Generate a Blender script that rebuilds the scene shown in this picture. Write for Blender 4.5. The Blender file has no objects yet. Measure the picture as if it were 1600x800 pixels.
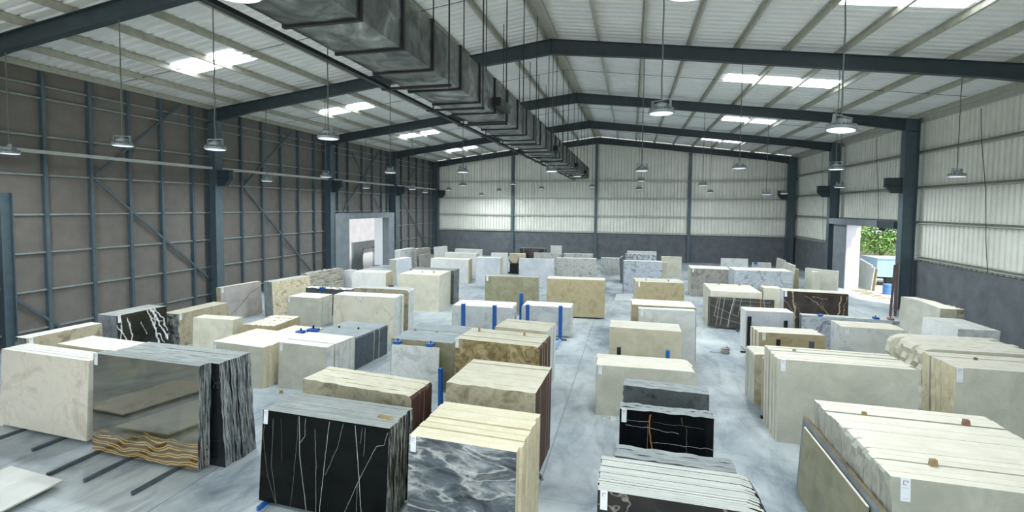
import bpy, bmesh, math, random
from mathutils import Vector, Matrix
random.seed(7)
sc = bpy.context.scene
COL = sc.collection

# ------------------------------------------------------------------ camera, world, exposure
F_PX, YAW, PITCH, ROLL, CY = 738.26, 0.2468, -0.0471, 0.0098, 357.9
CAM_H = 5.0
def _cam():
    cy, sy = math.cos(YAW), math.sin(YAW); cp, sp = math.cos(PITCH), math.sin(PITCH); cr, sr = math.cos(ROLL), math.sin(ROLL)
    f0 = Vector((-sy, cy, 0)); r0 = Vector((cy, sy, 0)); u0 = Vector((0, 0, 1))
    f = f0 * cp + u0 * sp; u1 = u0 * cp - f0 * sp
    r = r0 * cr + u1 * sr; u = u1 * cr - r0 * sr
    cd = bpy.data.cameras.new('camera'); co = bpy.data.objects.new('camera', cd); COL.objects.link(co)
    M = Matrix((r, u, -f)).transposed().to_4x4(); M.translation = Vector((0, 0, CAM_H)); co.matrix_world = M
    cd.sensor_width = 36; cd.lens = F_PX / 1600 * 36; cd.shift_y = -(400 - CY) / 1600
    cd.clip_start = .05; cd.clip_end = 500
    sc.camera = co
_cam()
sc.view_settings.view_transform = 'Standard'; sc.view_settings.look = 'None'
sc.view_settings.gamma = 1; sc.view_settings.use_curve_mapping = False
sc.view_settings.exposure = -0.32
SKY_STRENGTH = 2.3
SKYLIGHT_STRENGTH = 9.0
LAMP_WATTS = 175.0
world = bpy.data.worlds.new('daylight'); sc.world = world; world.use_nodes = True
bgn = world.node_tree.nodes['Background']; bgn.inputs[0].default_value = (.90, .97, 1.0, 1); bgn.inputs[1].default_value = SKY_STRENGTH
sd = bpy.data.lights.new('sun', 'SUN'); sd.energy = 8.0; sd.angle = math.radians(2); sd.color = (1, .97, .92)
so = bpy.data.objects.new('sun', sd); COL.objects.link(so); so.rotation_euler = (math.radians(24), math.radians(21), 0)

# ------------------------------------------------------------------ building dimensions (metres)
XL, XR, XRID = -19.48, 13.13, -3.23
WL, WR = -20.15, 14.0
YF = [0.88 + 9 * k for k in range(6)]        # portal frames
YBACK, YREAR = 46.4, -5.0
ROOF_RIDGE, SLOPE = 11.85, .1261
def roof_z(x): return ROOF_RIDGE - SLOPE * abs(x - XRID)

# ------------------------------------------------------------------ materials
def s2l(c): return c / 12.92 if c <= .04045 else ((c + .055) / 1.055) ** 2.4
def hx(h):
    h = h.lstrip('#'); return tuple(s2l(int(h[i:i + 2], 16) / 255) for i in (0, 2, 4)) + (1,)
def hs(h, k=.84, g=.012):
    r = hx(h); l = .25 * r[0] + .6 * r[1] + .15 * r[2]
    return (l + (r[0] - l) * k, l + (r[1] - l) * k * .9 + g * l, l + (r[2] - l) * k, 1)
class NT:
    def __init__(s, name):
        s.m = bpy.data.materials.new(name); s.m.use_nodes = True; s.t = s.m.node_tree
        s.b = s.t.nodes['Principled BSDF']
    def n(s, kind, **kw):
        nd = s.t.nodes.new('ShaderNode' + kind)
        for k, v in kw.items():
            if k.startswith('i_'):
                key = k[2:]; nd.inputs[int(key) if key.isdigit() else key].default_value = v
            else: setattr(nd, k, v)
        return nd
    def l(s, a, b): s.t.links.new(a, b)
    def ramp(s, fac, stops):
        r = s.n('ValToRGB'); e = r.color_ramp.elements
        while len(e) < len(stops): e.new(.5)
        for q, (p, c) in zip(e, stops): q.position = p; q.color = c
        s.l(fac, r.inputs[0]); return r.outputs[0]
    def mix(s, fac, a, b, mode='MIX'):
        x = s.n('Mix', data_type='RGBA', blend_type=mode)
        for sock, v in ((x.inputs[0], fac), (x.inputs[6], a), (x.inputs[7], b)):
            if hasattr(v, 'is_linked') or hasattr(v, 'links'): s.l(v, sock)
            else: sock.default_value = v
        return x.outputs[2]
    def math(s, op, a, b=None, c=None):
        x = s.n('Math', operation=op)
        for i, v in enumerate((a, b, c)):
            if v is None: continue
            if hasattr(v, 'links'): s.l(v, x.inputs[i])
            else: x.inputs[i].default_value = v
        return x.outputs[0]
def flat(name, col, rough=.6, metal=0.0, noise=0, nscale=4, emit=0, bump=0):
    k = NT(name); c = hx(col)
    if noise:
        tc = k.n('TexCoord'); nz = k.n('TexNoise', i_Scale=nscale, i_Detail=6.0, i_Roughness=.6); k.l(tc.outputs['Object'], nz.inputs['Vector'])
        d = tuple(max(0, x * (1 - noise)) for x in c[:3]) + (1,); u = tuple(min(1, x * (1 + noise * .6)) for x in c[:3]) + (1,)
        k.l(k.ramp(nz.outputs['Fac'], [(.3, d), (.7, u)]), k.b.inputs['Base Color'])
        if bump:
            bp = k.n('Bump', i_Strength=bump, i_Distance=.01); k.l(nz.outputs['Fac'], bp.inputs['Height']); k.l(bp.outputs[0], k.b.inputs['Normal'])
    else: k.b.inputs['Base Color'].default_value = c
    k.b.inputs['Roughness'].default_value = rough; k.b.inputs['Metallic'].default_value = metal
    if emit: k.b.inputs['Emission Color'].default_value = c; k.b.inputs['Emission Strength'].default_value = emit
    return k.m
def stone(name, c1, c2, scale=1.6, c3=None, vein=None, vscale=1.2, vwidth=.03, vstretch=(1, 1, 1), vamt=.8, rough=.35, stretch=(1, 1, 1), vein2=None, dist=.6, bump=0, rot=(0, 0, 0), lo=.35, hi=.65):
    k = NT(name); tc = k.n('TexCoord'); oi = k.n('ObjectInfo')
    off = k.n('VectorMath', operation='MULTIPLY'); k.l(oi.outputs['Random'], off.inputs[0]); off.inputs[1].default_value = (37, 19, 53)
    ad = k.n('VectorMath', operation='ADD'); k.l(tc.outputs['Object'], ad.inputs[0]); k.l(off.outputs[0], ad.inputs[1])
    mp = k.n('Mapping'); mp.inputs['Scale'].default_value = stretch; mp.inputs['Rotation'].default_value = rot; k.l(ad.outputs[0], mp.inputs[0])
    nz = k.n('TexNoise', i_Scale=scale, i_Detail=8.0, i_Roughness=.62, i_Distortion=dist); k.l(mp.outputs[0], nz.inputs['Vector'])
    stops = [(lo, hs(c1)), (hi, hs(c2))]
    if c3: stops = [(lo, hs(c1)), ((lo + hi) / 2, hs(c2)), (hi, hs(c3))]
    col = k.ramp(nz.outputs['Fac'], stops)
    def veins(col, vcol, sc_, w, st, amt, seed):
        m2 = k.n('Mapping'); m2.inputs['Scale'].default_value = st; m2.inputs['Location'].default_value = (seed, seed * .7, seed * 1.3); m2.inputs['Rotation'].default_value = rot; k.l(ad.outputs[0], m2.inputs[0])
        n2 = k.n('TexNoise', i_Scale=sc_, i_Detail=4.0, i_Roughness=.5, i_Distortion=.5); k.l(m2.outputs[0], n2.inputs['Vector'])
        d = k.math('ABSOLUTE', k.math('SUBTRACT', n2.outputs['Fac'], .5))
        n3 = k.n('TexNoise', i_Scale=sc_ * 1.7, i_Detail=2.0); k.l(m2.outputs[0], n3.inputs['Vector'])
        wv = k.math('MULTIPLY', k.math('MULTIPLY', n3.outputs['Fac'], 2.0), w)
        fac = k.math('SUBTRACT', 1.0, k.math('MINIMUM', k.math('DIVIDE', d, wv), 1.0))
        return k.mix(k.math('MULTIPLY', fac, amt), col, hs(vcol))
    if vein: col = veins(col, vein, vscale, vwidth, vstretch, vamt, 3.1)
    if vein2: col = veins(col, vein2, vscale * .8, vwidth * .6, vstretch, vamt * .7, 11.7)
    k.l(col, k.b.inputs['Base Color']); k.b.inputs['Roughness'].default_value = rough
    if bump:
        bp = k.n('Bump', i_Strength=bump, i_Distance=.02); k.l(nz.outputs['Fac'], bp.inputs['Height']); k.l(bp.outputs[0], k.b.inputs['Normal'])
    return k.m
def sawn(name, c1, c2, lines='#8d8672', amt=.5, density=55, rough=.8, blotch=None, bl_amt=.5, along=.7):
    """raw sawn edge of a slab: fine lines along the slab, blotches"""
    k = NT(name); tc = k.n('TexCoord'); oi = k.n('ObjectInfo')
    off = k.n('VectorMath', operation='MULTIPLY'); k.l(oi.outputs['Random'], off.inputs[0]); off.inputs[1].default_value = (37, 19, 53)
    ad = k.n('VectorMath', operation='ADD'); k.l(tc.outputs['Object'], ad.inputs[0]); k.l(off.outputs[0], ad.inputs[1])
    mp = k.n('Mapping'); mp.inputs['Scale'].default_value = (along, density, along); k.l(ad.outputs[0], mp.inputs[0])
    n1 = k.n('TexNoise', i_Scale=1.0, i_Detail=3.0, i_Roughness=.6); k.l(mp.outputs[0], n1.inputs['Vector'])
    n2 = k.n('TexNoise', i_Scale=2.3, i_Detail=7.0, i_Roughness=.65); k.l(ad.outputs[0], n2.inputs['Vector'])
    col = k.ramp(n2.outputs['Fac'], [(.35, hs(c1)), (.65, hs(c2))])
    f = k.ramp(n1.outputs['Fac'], [(.54, (0, 0, 0, 1)), (.66, (1, 1, 1, 1))])
    col = k.mix(k.math('MULTIPLY', f, amt), col, hs(lines))
    if blotch:
        m3 = k.n('Mapping'); m3.inputs['Scale'].default_value = (3, 26, 3); k.l(ad.outputs[0], m3.inputs[0])
        n3 = k.n('TexNoise', i_Scale=1.6, i_Detail=6.0, i_Roughness=.7); k.l(m3.outputs[0], n3.inputs['Vector'])
        col = k.mix(k.math('MULTIPLY', k.ramp(n3.outputs['Fac'], [(.48, (0, 0, 0, 1)), (.56, (1, 1, 1, 1))]), bl_amt), col, hs(blotch))
    k.l(col, k.b.inputs['Base Color']); k.b.inputs['Roughness'].default_value = rough
    bp = k.n('Bump', i_Strength=.25, i_Distance=.01); k.l(n1.outputs['Fac'], bp.inputs['Height']); k.l(bp.outputs[0], k.b.inputs['Normal'])
    return k.m

# ---- building materials
M_STEEL = flat('dark_blue_steel', '#53646c', .45, .1, .18, 3)
M_STEEL_D = flat('rafter_steel', '#354247', .5, .1, .2, 3)
M_GALV = flat('galvanised_purlin', '#aeae9f', .5, 0, .2, 5)
M_RAIL = flat('rail_steel', '#8f9997', .5, .15, .2, 5)
M_BEAM = flat('pale_beam', '#b4bab2', .5, .1, .15, 4)
M_CLAD = flat('white_cladding', '#edefe5', .55, .0, .08, 1.2)
M_GIRT = flat('girt_steel', '#b9bdb4', .5, 0, .12, 4)
M_ROOF = flat('roof_sheet', '#e6e9e6', .45, 0, .08, 1.1)
M_PANEL = flat('grey_wall_panel', '#77736d', .8, 0, .14, 2.2)
M_DADO = flat('rendered_dado', '#666c6f', .85, 0, .25, 1.6, bump=.1)
M_CONC = flat('gate_concrete', '#7c858a', .85, 0, .18, 1.8)
M_SKYL = flat('skylight_sheet', '#f4f6ff', .5, emit=SKYLIGHT_STRENGTH)
M_BLACK = flat('black_steel', '#16191a', .5, .2)
M_BAR = flat('bar_steel', '#59636a', .4, .3, .3, 6)
M_BLUE = flat('blue_paint', '#1f5fae', .4, .1, .12, 6)
M_WOOD = flat('timber', '#9d8a63', .8, 0, .3, 12)
M_REDWOOD = flat('red_timber', '#8a6a5e', .8, 0, .3, 12)
M_TAG = flat('tag_paper', '#e2e8ee', .7)
M_TAGRED = flat('tag_print', '#93707a', .7)
M_TAGGREY = flat('tag_lines', '#b7c0c8', .7)
M_LAMP = flat('lamp_casting', '#8d9899', .5, .3, .1, 8)
M_LENS = flat('lamp_lens', '#e2eef8', .3, emit=1.1)
M_CABLE = flat('grey_cable', '#5c6361', .6)
M_ROD = flat('dark_rod', '#2c3436', .5, .3)
def m_duct():
    k = NT('galvanised_duct'); tc = k.n('TexCoord')
    n = k.n('TexNoise', i_Scale=1.7, i_Detail=7.0, i_Roughness=.62, i_Distortion=1.2); k.l(tc.outputs['Object'], n.inputs['Vector'])
    k.l(k.ramp(n.outputs['Fac'], [(.35, hx('#5a605d')), (.55, hx('#858b88')), (.72, hx('#b9c0bd'))]), k.b.inputs['Base Color'])
    k.b.inputs['Metallic'].default_value = .8
    k.l(k.ramp(n.outputs['Fac'], [(.3, (.5, .5, .5, 1)), (.7, (.28, .28, .28, 1))]), k.b.inputs['Roughness'])
    n2 = k.n('TexNoise', i_Scale=2.2, i_Detail=2.0); k.l(tc.outputs['Object'], n2.inputs['Vector'])
    bp = k.n('Bump', i_Strength=.6, i_Distance=.06); k.l(n2.outputs['Fac'], bp.inputs['Height']); k.l(bp.outputs[0], k.b.inputs['Normal'])
    return k.m
M_DUCT = m_duct()
def m_floor():
    k = NT('polished_concrete'); tc = k.n('TexCoord')
    n1 = k.n('TexNoise', i_Scale=.3, i_Detail=8.0, i_Roughness=.62, i_Distortion=.5); k.l(tc.outputs['Object'], n1.inputs['Vector'])
    mp = k.n('Mapping'); mp.inputs['Scale'].default_value = (1.4, .5, 1); mp.inputs['Rotation'].default_value = (0, 0, .5); k.l(tc.outputs['Object'], mp.inputs[0])
    n2 = k.n('TexNoise', i_Scale=1.3, i_Detail=9.0, i_Roughness=.68, i_Distortion=.8); k.l(mp.outputs[0], n2.inputs['Vector'])
    c1 = k.ramp(n1.outputs['Fac'], [(.33, hx('#6d7983')), (.45, hx('#a2adb3')), (.56, hx('#bcc5c7')), (.7, hx('#cdd4d4'))])
    c2 = k.ramp(n2.outputs['Fac'], [(.34, hx('#8d99a2')), (.52, hx('#ffffff'))])
    col = k.mix(.55, c1, c2, 'MULTIPLY')
    # expansion joints
    sx = k.n('SeparateXYZ'); k.l(tc.outputs['Object'], sx.inputs[0])
    fx = k.math('ABSOLUTE', k.math('SUBTRACT', k.math('FRACT', k.math('MULTIPLY', k.math('ADD', sx.outputs[0], 1.5), 1 / 6.0)), .5))
    fy = k.math('ABSOLUTE', k.math('SUBTRACT', k.math('FRACT', k.math('MULTIPLY', k.math('ADD', sx.outputs[1], -7.8), 1 / 2.45)), .5))
    jx = k.math('GREATER_THAN', fx, .4978); jy = k.math('MULTIPLY', k.math('GREATER_THAN', fy, .4962), .5)
    col = k.mix(k.math('MULTIPLY', k.math('MAXIMUM', jx, jy), .55), col, hx('#59636a'))
    k.l(col, k.b.inputs['Base Color'])
    k.l(k.ramp(n2.outputs['Fac'], [(.3, (.35, .35, .35, 1)), (.7, (.6, .6, .6, 1))]), k.b.inputs['Roughness'])
    return k.m
M_FLOOR = m_floor()

# ---- stone materials
S = {}
S['white'] = stone('white_marble', '#d3d6d3', '#e7e8e2', 1.4, vein='#a9aaa5', vwidth=.012, vamt=.2)
S['ivory'] = stone('ivory_marble', '#cbbfae', '#e4dccb', 1.5, c3='#ddd6c6', vein='#b8a58c', vwidth=.02, vamt=.2, rough=.25)
S['cream'] = stone('cream_limestone', '#cbc6b0', '#dcd8c4', 2.2, vein='#a99f80', vwidth=.010, vamt=.15, rough=.4)
S['creamgrey'] = stone('grey_cream_marble', '#b4b4a4', '#c9c8b8', 2.0, vein='#9f9c88', vwidth=.010, vamt=.2, rough=.3)
S['beige'] = stone('beige_limestone', '#b4ad92', '#c8c2a9', 2.4, vein='#8f8563', vwidth=.008, vamt=.15, rough=.35)
S['tan'] = stone('tan_marble', '#988a63', '#b0a27a', 2.4, c3='#a49670', vein='#917f58', vwidth=.01, vamt=.2, rough=.3)
S['olive'] = stone('olive_stone', '#827f5e', '#9b9776', 3.0, vein='#6b6444', vwidth=.01, vamt=.3, rough=.4)
S['brownbeige'] = stone('brown_beige_stone', '#857a5f', '#b5aa8c', 2.6, c3='#9a8f72', rough=.5, bump=.2)
S['rough'] = stone('rough_rock_face', '#948d72', '#b5ae93', 3.0, c3='#857e63', rough=.85, bump=.6)
S['greygreen'] = stone('grey_green_marble', '#9fa192', '#bcbdae', 1.6, rough=.3)
S['greystreak'] = stone('grey_streaked_end', '#757b74', '#b3b6a9', 3.0, c3='#949a90', stretch=(1, 12, .8), rough=.8, bump=.3)
S['bluewhite'] = stone('blue_white_marble', '#c5cbd6', '#e0e3ea', 1.2, vein='#9aa2b3', vwidth=.012, vamt=.25)
S['greywhite'] = stone('grey_white_marble', '#b7bcbd', '#d5d8d6', 2.0, c3='#c5cac9', vein='#8d9395', vwidth=.015, vamt=.25)
S['bluegrey'] = stone('blue_grey_marble', '#7c8798', '#c3cbd6', 2.2, c3='#9aa5b5', stretch=(1, 1, 1.6), rot=(0, .7, 0), dist=1.6, rough=.25)
S['greymarble'] = stone('grey_cloud_marble', '#8f9291', '#c4c5c0', 3.2, c3='#a9aaa6', vein='#6f7272', vwidth=.02, vamt=.4, dist=1.2)
S['greybrown'] = stone('grey_brown_marble', '#7d7a73', '#a5a29a', 2.6, c3='#8d8a84', vein='#5d5a55', vwidth=.02, vamt=.35, dist=1.)
S['rosegrey'] = stone('rose_grey_marble', '#96928f', '#b4b0ab', 1.6, vein='#6b4b42', vscale=.6, vwidth=.012, vamt=.8, dist=.8)
S['paleblue'] = stone('pale_blue_marble', '#b6bfca', '#d8dde2', 3.4, c3='#8c97aa', vein='#757f95', vwidth=.02, vamt=.4, dist=1.2)
S['speckle'] = stone('speckled_dark_granite', '#3c444c', '#9aa3ab', 9, c3='#d0d5d8', dist=.4)
S['diag'] = stone('diagonal_veined_marble', '#cfcab8', '#dedacb', 1.5, vein='#9c8f70', vscale=.9, vwidth=.02, vstretch=(2.4, 1, .8), vamt=.4, rot=(0, .6, 0), dist=1.0)
S['floral'] = stone('brown_patterned_cream_stone', '#e0d5b8', '#d6c8a2', 5.5, c3='#8a6a3c', lo=.42, hi=.66, dist=1.8)
S['banded'] = stone('grey_banded_stone', '#6f6d62', '#c8c4b6', 1.6, c3='#8d8160', stretch=(.6, 1, 5.5), dist=1.4, vein='#4a4a48', vscale=1.3, vwidth=.03, vstretch=(.5, 1, 5))
S['black'] = stone('black_marble_fine_veins', '#0b0d0d', '#141716', 2.0, vein='#c9cfce', vscale=1.15, vwidth=.0042, vstretch=(2.1, 1, .22), vamt=.9, vein2='#6d7472', rough=.08)
S['blackgold'] = stone('black_marble_gold_vein', '#0a0c0e', '#121517', 2.0, vein='#b9bcc0', vscale=1.0, vwidth=.005, vstretch=(.35, 1, 1.7), vamt=.8, rough=.08)
S['blackwhite'] = stone('black_marble_white_veins', '#15191a', '#23281f', 2.0, c3='#3c3a2b', vein='#e3e6e8', vscale=1.4, vwidth=.018, vstretch=(1.6, 1, .8), vamt=.95, vein2='#c8ccce', rough=.12, dist=1.0)
S['blackplain'] = stone('black_granite', '#121517', '#23282a', 5.0, rough=.25, vein='#3d4648', vwidth=.01)
S['darkbrown'] = stone('dark_brown_marble', '#2b2522', '#4a4039', 2.2, c3='#352d29', vein='#b39b78', vscale=.9, vwidth=.012, vamt=.85, vein2='#8c8478', rough=.12, dist=1.0)
S['browngrey_line'] = stone('charcoal_marble_white_lines', '#3a3936', '#4d4b47', 2.0, vein='#d8d8d0', vscale=1.1, vwidth=.012, vstretch=(2.6, 1, .35), vamt=.9, vein2='#c9bfa0', rough=.12)
S['brownblack'] = stone('brown_black_marble', '#171513', '#2a2522', 2.2, vein='#a39c8e', vscale=.8, vwidth=.006, vstretch=(.6, 1, 1.2), vamt=.6, rough=.1)
S['darkgrey'] = stone('dark_grey_granite', '#33393b', '#5a6263', 4, c3='#454c4d', rough=.4)
S['darkblue'] = stone('dark_blue_grey_stone', '#2c3942', '#46555f', 3, c3='#384650', rough=.45)
S['seagrey'] = stone('sea_grey_marble', '#2a333b', '#5c666e', 2.0, c3='#b9bebe', stretch=(.8, 1, 2.0), rot=(0, .65, 0), dist=.7, lo=.34, hi=.68, vein='#d2d3cc', vscale=2.0, vwidth=.045, vstretch=(.7, 1, 2.2), vamt=.6, vein2='#8d8a80', rough=.12)
S['brownonyx'] = stone('brown_swirl_marble', '#75653f', '#9a8658', 3.2, c3='#b9aa80', dist=2.2, rough=.25, bump=.1)
S['yellowside'] = stone('yellow_cream_side', '#cdbf96', '#e2d9b8', 2.5, vein='#9a8350', vwidth=.02, vamt=.25, rough=.7, stretch=(1, 9, .6))
S['redbrown'] = stone('red_brown_coated_end', '#3b211d', '#5a352d', 3.0, rough=.7, stretch=(1, 20, .8))
S['blackwhiteend'] = stone('black_white_rough_end', '#0f1111', '#c9cfd0', 5.0, c3='#2b2f30', lo=.50, hi=.64, rough=.6, stretch=(1, 9, .4), dist=.25)
S['greyroughend'] = stone('dark_rough_streaked_end', '#22282a', '#aab3b3', 6.0, c3='#474f50', lo=.46, hi=.66, rough=.8, stretch=(1, 10, .35), bump=.5, dist=.2)
S['dustgrey'] = stone('dusty_grey_end', '#717980', '#8d959a', 3, rough=.8)
def m_onyx():
    """mirror-polished grey-green slab: brown veins above, gold wavy bands towards its lower edge"""
    k = NT('gold_banded_polished_quartzite'); tc = k.n('TexCoord'); sx = k.n('SeparateXYZ'); k.l(tc.outputs['Object'], sx.inputs[0])
    n = k.n('TexNoise', i_Scale=1.5, i_Detail=7.0, i_Roughness=.6, i_Distortion=1.4); k.l(tc.outputs['Object'], n.inputs['Vector'])
    base = k.ramp(n.outputs['Fac'], [(.3, hx('#2f2d22')), (.5, hx('#49483a')), (.6, hx('#5d5942')), (.75, hx('#66501f'))])
    w = k.n('TexWave', wave_type='BANDS', bands_direction='Z', i_Scale=2.4, i_Distortion=7.0, i_Detail=3.0); w.inputs['Detail Scale'].default_value = .8; w.inputs['Detail Roughness'].default_value = .35
    k.l(tc.outputs['Object'], w.inputs['Vector'])
    band = k.ramp(w.outputs['Fac'], [(.12, hx('#5a4418')), (.4, hx('#8a6a22')), (.6, hx('#a98a48')), (.8, hx('#d3c08c')), (.95, hx('#7e5f1f'))])
    hz = k.math('ADD', sx.outputs[2], k.math('MULTIPLY', k.math('SUBTRACT', n.outputs['Fac'], .5), .7))
    hz2 = k.math('ADD', hz, k.math('MULTIPLY', sx.outputs[0], -.06))
    f = k.ramp(hz2, [(.26, (1, 1, 1, 1)), (.42, (0, 0, 0, 1))])
    k.l(k.mix(f, base, band), k.b.inputs['Base Color']); k.b.inputs['Roughness'].default_value = .03
    k.b.inputs['Specular IOR Level'].default_value = 1.0; k.b.inputs['Coat Weight'].default_value = 1.0; k.b.inputs['Coat Roughness'].default_value = .02; k.b.inputs['Coat IOR'].default_value = 2.0
    return k.m
S['onyx'] = m_onyx()
def stone_lines(name, c1, c2, segs, col, col2, rough, k_w=.0008, scale=2.0, wob=.035):
    k = NT(name); tc = k.n('TexCoord')
    nz = k.n('TexNoise', i_Scale=scale, i_Detail=7.0, i_Roughness=.6); k.l(tc.outputs['Object'], nz.inputs['Vector'])
    base = k.ramp(nz.outputs['Fac'], [(.35, hx(c1)), (.65, hx(c2))])
    n2 = k.n('TexNoise', i_Scale=4.0, i_Detail=5.0, i_Roughness=.6); k.l(tc.outputs['Object'], n2.inputs['Vector'])
    w0 = k.n('VectorMath', operation='SUBTRACT'); k.l(n2.outputs['Color'], w0.inputs[0]); w0.inputs[1].default_value = (.5, .5, .5)
    w1 = k.n('VectorMath', operation='MULTIPLY'); k.l(w0.outputs[0], w1.inputs[0]); w1.inputs[1].default_value = (wob, 0, wob)
    w2 = k.n('VectorMath', operation='ADD'); k.l(tc.outputs['Object'], w2.inputs[0]); k.l(w1.outputs[0], w2.inputs[1])
    fl = k.n('VectorMath', operation='MULTIPLY'); k.l(w2.outputs[0], fl.inputs[0]); fl.inputs[1].default_value = (1, 0, 1)
    n3 = k.n('TexNoise', i_Scale=9.0, i_Detail=3.0); k.l(tc.outputs['Object'], n3.inputs['Vector'])
    brk = k.math('ADD', .45, k.math('MULTIPLY', n3.outputs['Fac'], 1.1))
    acc = {0: None, 1: None}
    for (w, st, pts) in segs:
        which = 1 if st >= 2 else 0; st = min(st, 1)
        for (a, b_) in zip(pts[:-1], pts[1:]):
            ba = Vector((b_[0] - a[0], 0, b_[1] - a[1]))
            pa = k.n('VectorMath', operation='SUBTRACT'); k.l(fl.outputs[0], pa.inputs[0]); pa.inputs[1].default_value = (a[0], 0, a[1])
            dt = k.n('VectorMath', operation='DOT_PRODUCT'); k.l(pa.outputs[0], dt.inputs[0]); dt.inputs[1].default_value = ba / max(1e-6, ba.dot(ba))
            h = k.n('Clamp'); k.l(dt.outputs['Value'], h.inputs[0])
            sc_ = k.n('VectorMath', operation='SCALE'); sc_.inputs[0].default_value = ba; k.l(h.outputs[0], sc_.inputs['Scale'])
            sb = k.n('VectorMath', operation='DISTANCE'); k.l(pa.outputs[0], sb.inputs[0]); k.l(sc_.outputs[0], sb.inputs[1])
            hw = w * k_w
            v = k.math('MULTIPLY', k.math('MAXIMUM', k.math('SUBTRACT', 1.25, k.math('DIVIDE', sb.outputs['Value'], hw * 1.25)), 0.0), st)
            acc[which] = v if acc[which] is None else k.math('MAXIMUM', acc[which], v)
    colr = base
    for wch, cc in ((0, col), (1, col2)):
        if acc[wch] is not None: colr = k.mix(k.math('MINIMUM', k.math('MULTIPLY', acc[wch], brk), 1.0), colr, hx(cc))
    k.l(colr, k.b.inputs['Base Color']); k.b.inputs['Roughness'].default_value = rough; k.b.inputs['Specular IOR Level'].default_value = .1 if rough < .1 else .4
    return k.m
L53 = [(4, 0.5, [(0.08, 1.46), (0.02, 1.08), (0.15, 0.42), (0.36, -0.03)]), (5, 0.5, [(0.21, 1.36), (0.22, 0.59), (0.36, -0.03)]), (4, 0.25, [(0.37, 1.37), (0.42, 0.7)]), (4, 0.5, [(0.7, 1.45), (0.7, 1.11), (0.63, -0.04)]), (8, 1, [(0.72, 1.46), (0.76, 0.85), (0.95, -0.08)]), (6, 0.8, [(0.84, 1.45), (0.84, 1.16), (0.75, 1.03)]), (6, 0.7, [(1.03, 1.29), (1.08, 0.75), (1.12, -0.09)]), (8, 0.9, [(1.3, 1.45), (1.27, 1.19), (1.17, -0.1)]), (5, 0.6, [(1.55, 1.45), (1.46, 1.05), (1.26, 0.61)]), (9, 1, [(1.77, 1.45), (1.85, 0.85), (1.96, -0.02)]), (5, 0.5, [(1.9, 1.43), (1.87, 1.19)]), (5, 0.6, [(1.95, 1.43), (1.94, 1.0)]), (6, 0.7, [(2.35, 1.42), (2.29, 1.22), (2.16, 1.19), (2.06, 0.99), (1.89, 0.66), (1.58, -0.05)]), (5, 0.6, [(1.85, 0.58), (1.85, -0.02)])]
L50 = [(20, 2, [(0.51, 1.45), (0.5, 1.18), (0.56, 0.82)]), (5, 0.8, [(0.09, 1.3), (0.5, 1.33)]), (6, 1, [(0.1, 1.23), (0.55, 1.21), (0.97, 1.18)]), (6, 1, [(0.55, 0.98), (1.06, 0.99), (1.52, 0.98)]), (4, 0.5, [(1.1, 1.31), (1.12, 0.83)]), (4, 0.7, [(0.47, 1.27), (0.47, 0.85)]), (7, 3, [(1.03, 1.46), (1.04, 1.34)]), (4, 0.4, [(0.57, 1.33), (1.0, 1.32), (1.38, 1.3)])]
L71 = [(14, 0.9, [(0.4, 1.29), (0.24, 0.46)]), (14, 0.9, [(0.47, 1.29), (0.32, 0.06)]), (14, 1, [(0.65, 1.28), (0.47, 0.07)]), (26, 1, [(1.01, 1.28), (0.84, 0.5), (0.78, 0.03)]), (12, 0.8, [(1.28, 1.29), (1.17, 0.53)]), (10, 0.6, [(1.06, 1.24), (0.92, 0.64)]), (10, 0.7, [(0.11, 1.24), (1.28, 1.13), (2.38, 1.11)]), (10, 0.7, [(0.21, 0.46), (1.3, 0.19)]), (10, 0.6, [(0.12, 0.9), (1.32, 0.41)]), (8, 0.5, [(0.8, 0.94), (2.49, 0.99)]), (34, 3, [(1.99, 1.34), (2.0, 0.83)]), (14, 0.8, [(2.1, 1.31), (2.17, 0.84)]), (10, 0.7, [(1.6, 1.28), (1.62, 0.81)]), (10, 0.6, [(0.06, 1.21), (0.04, 0.07)])]
L73 = [(34, .8, [(0.3, 1.77), (0.4, 1.11), (0.37, 0.1)]), (14, 0.6, [(0.74, 1.64), (1.11, 1.42), (1.67, 0.85)]), (12, 0.6, [(0.93, 1.66), (1.48, 1.54)]), (10, 0.6, [(1.3, 1.43), (1.62, 0.76)]), (20, 0.9, [(1.97, 1.71), (1.85, 0.87), (1.58, 0.41)]), (14, 0.7, [(2.15, 1.69), (1.99, 0.7)]), (12, 0.6, [(0.38, 0.85), (0.94, 0.46)]), (14, 0.6, [(0.0, 1.49), (0.38, 0.94)]), (10, 0.4, [(0.37, 1.44), (0.75, 0.71), (1.12, 0.04)])]
L15 = [(14, 2, [(1.85, 1.21), (1.38, 1.01), (0.73, 0.46), (0.41, 0.26)])]
L4 = [(26, 1, [(-0.01, 1.24), (0.32, 0.58), (0.39, 0.18)]), (24, 1, [(0.13, 1.36), (0.09, 0.65)]), (30, 1, [(0.34, 1.37), (0.41, 0.83), (0.42, 0.41)]), (14, 1, [(0.69, 1.18), (0.89, 0.71)]), (45, 1, [(0.92, 1.51), (1.14, 0.98), (1.23, 0.39), (1.31, 0.04)]), (60, 1, [(1.07, 1.5), (1.28, 1.06), (1.56, 0.39)]), (30, 1, [(1.15, 1.43), (1.19, 0.74), (1.42, 0.3)]), (40, 1, [(1.15, 1.49), (1.44, 1.14), (1.57, 0.67)]), (20, 1, [(1.01, 1.23), (1.44, 0.98)])]
S['black'] = stone_lines('black_marble_fine_veins', '#0a0c0c', '#131615', L53, '#b9c0be', '#cfd4d2', .05, k_w=.0005)
S['blackgold'] = stone_lines('black_marble_gold_vein', '#0a0c0e', '#121517', L50, '#b6babd', '#a8703c', .06, k_w=.0005, wob=.09)
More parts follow.
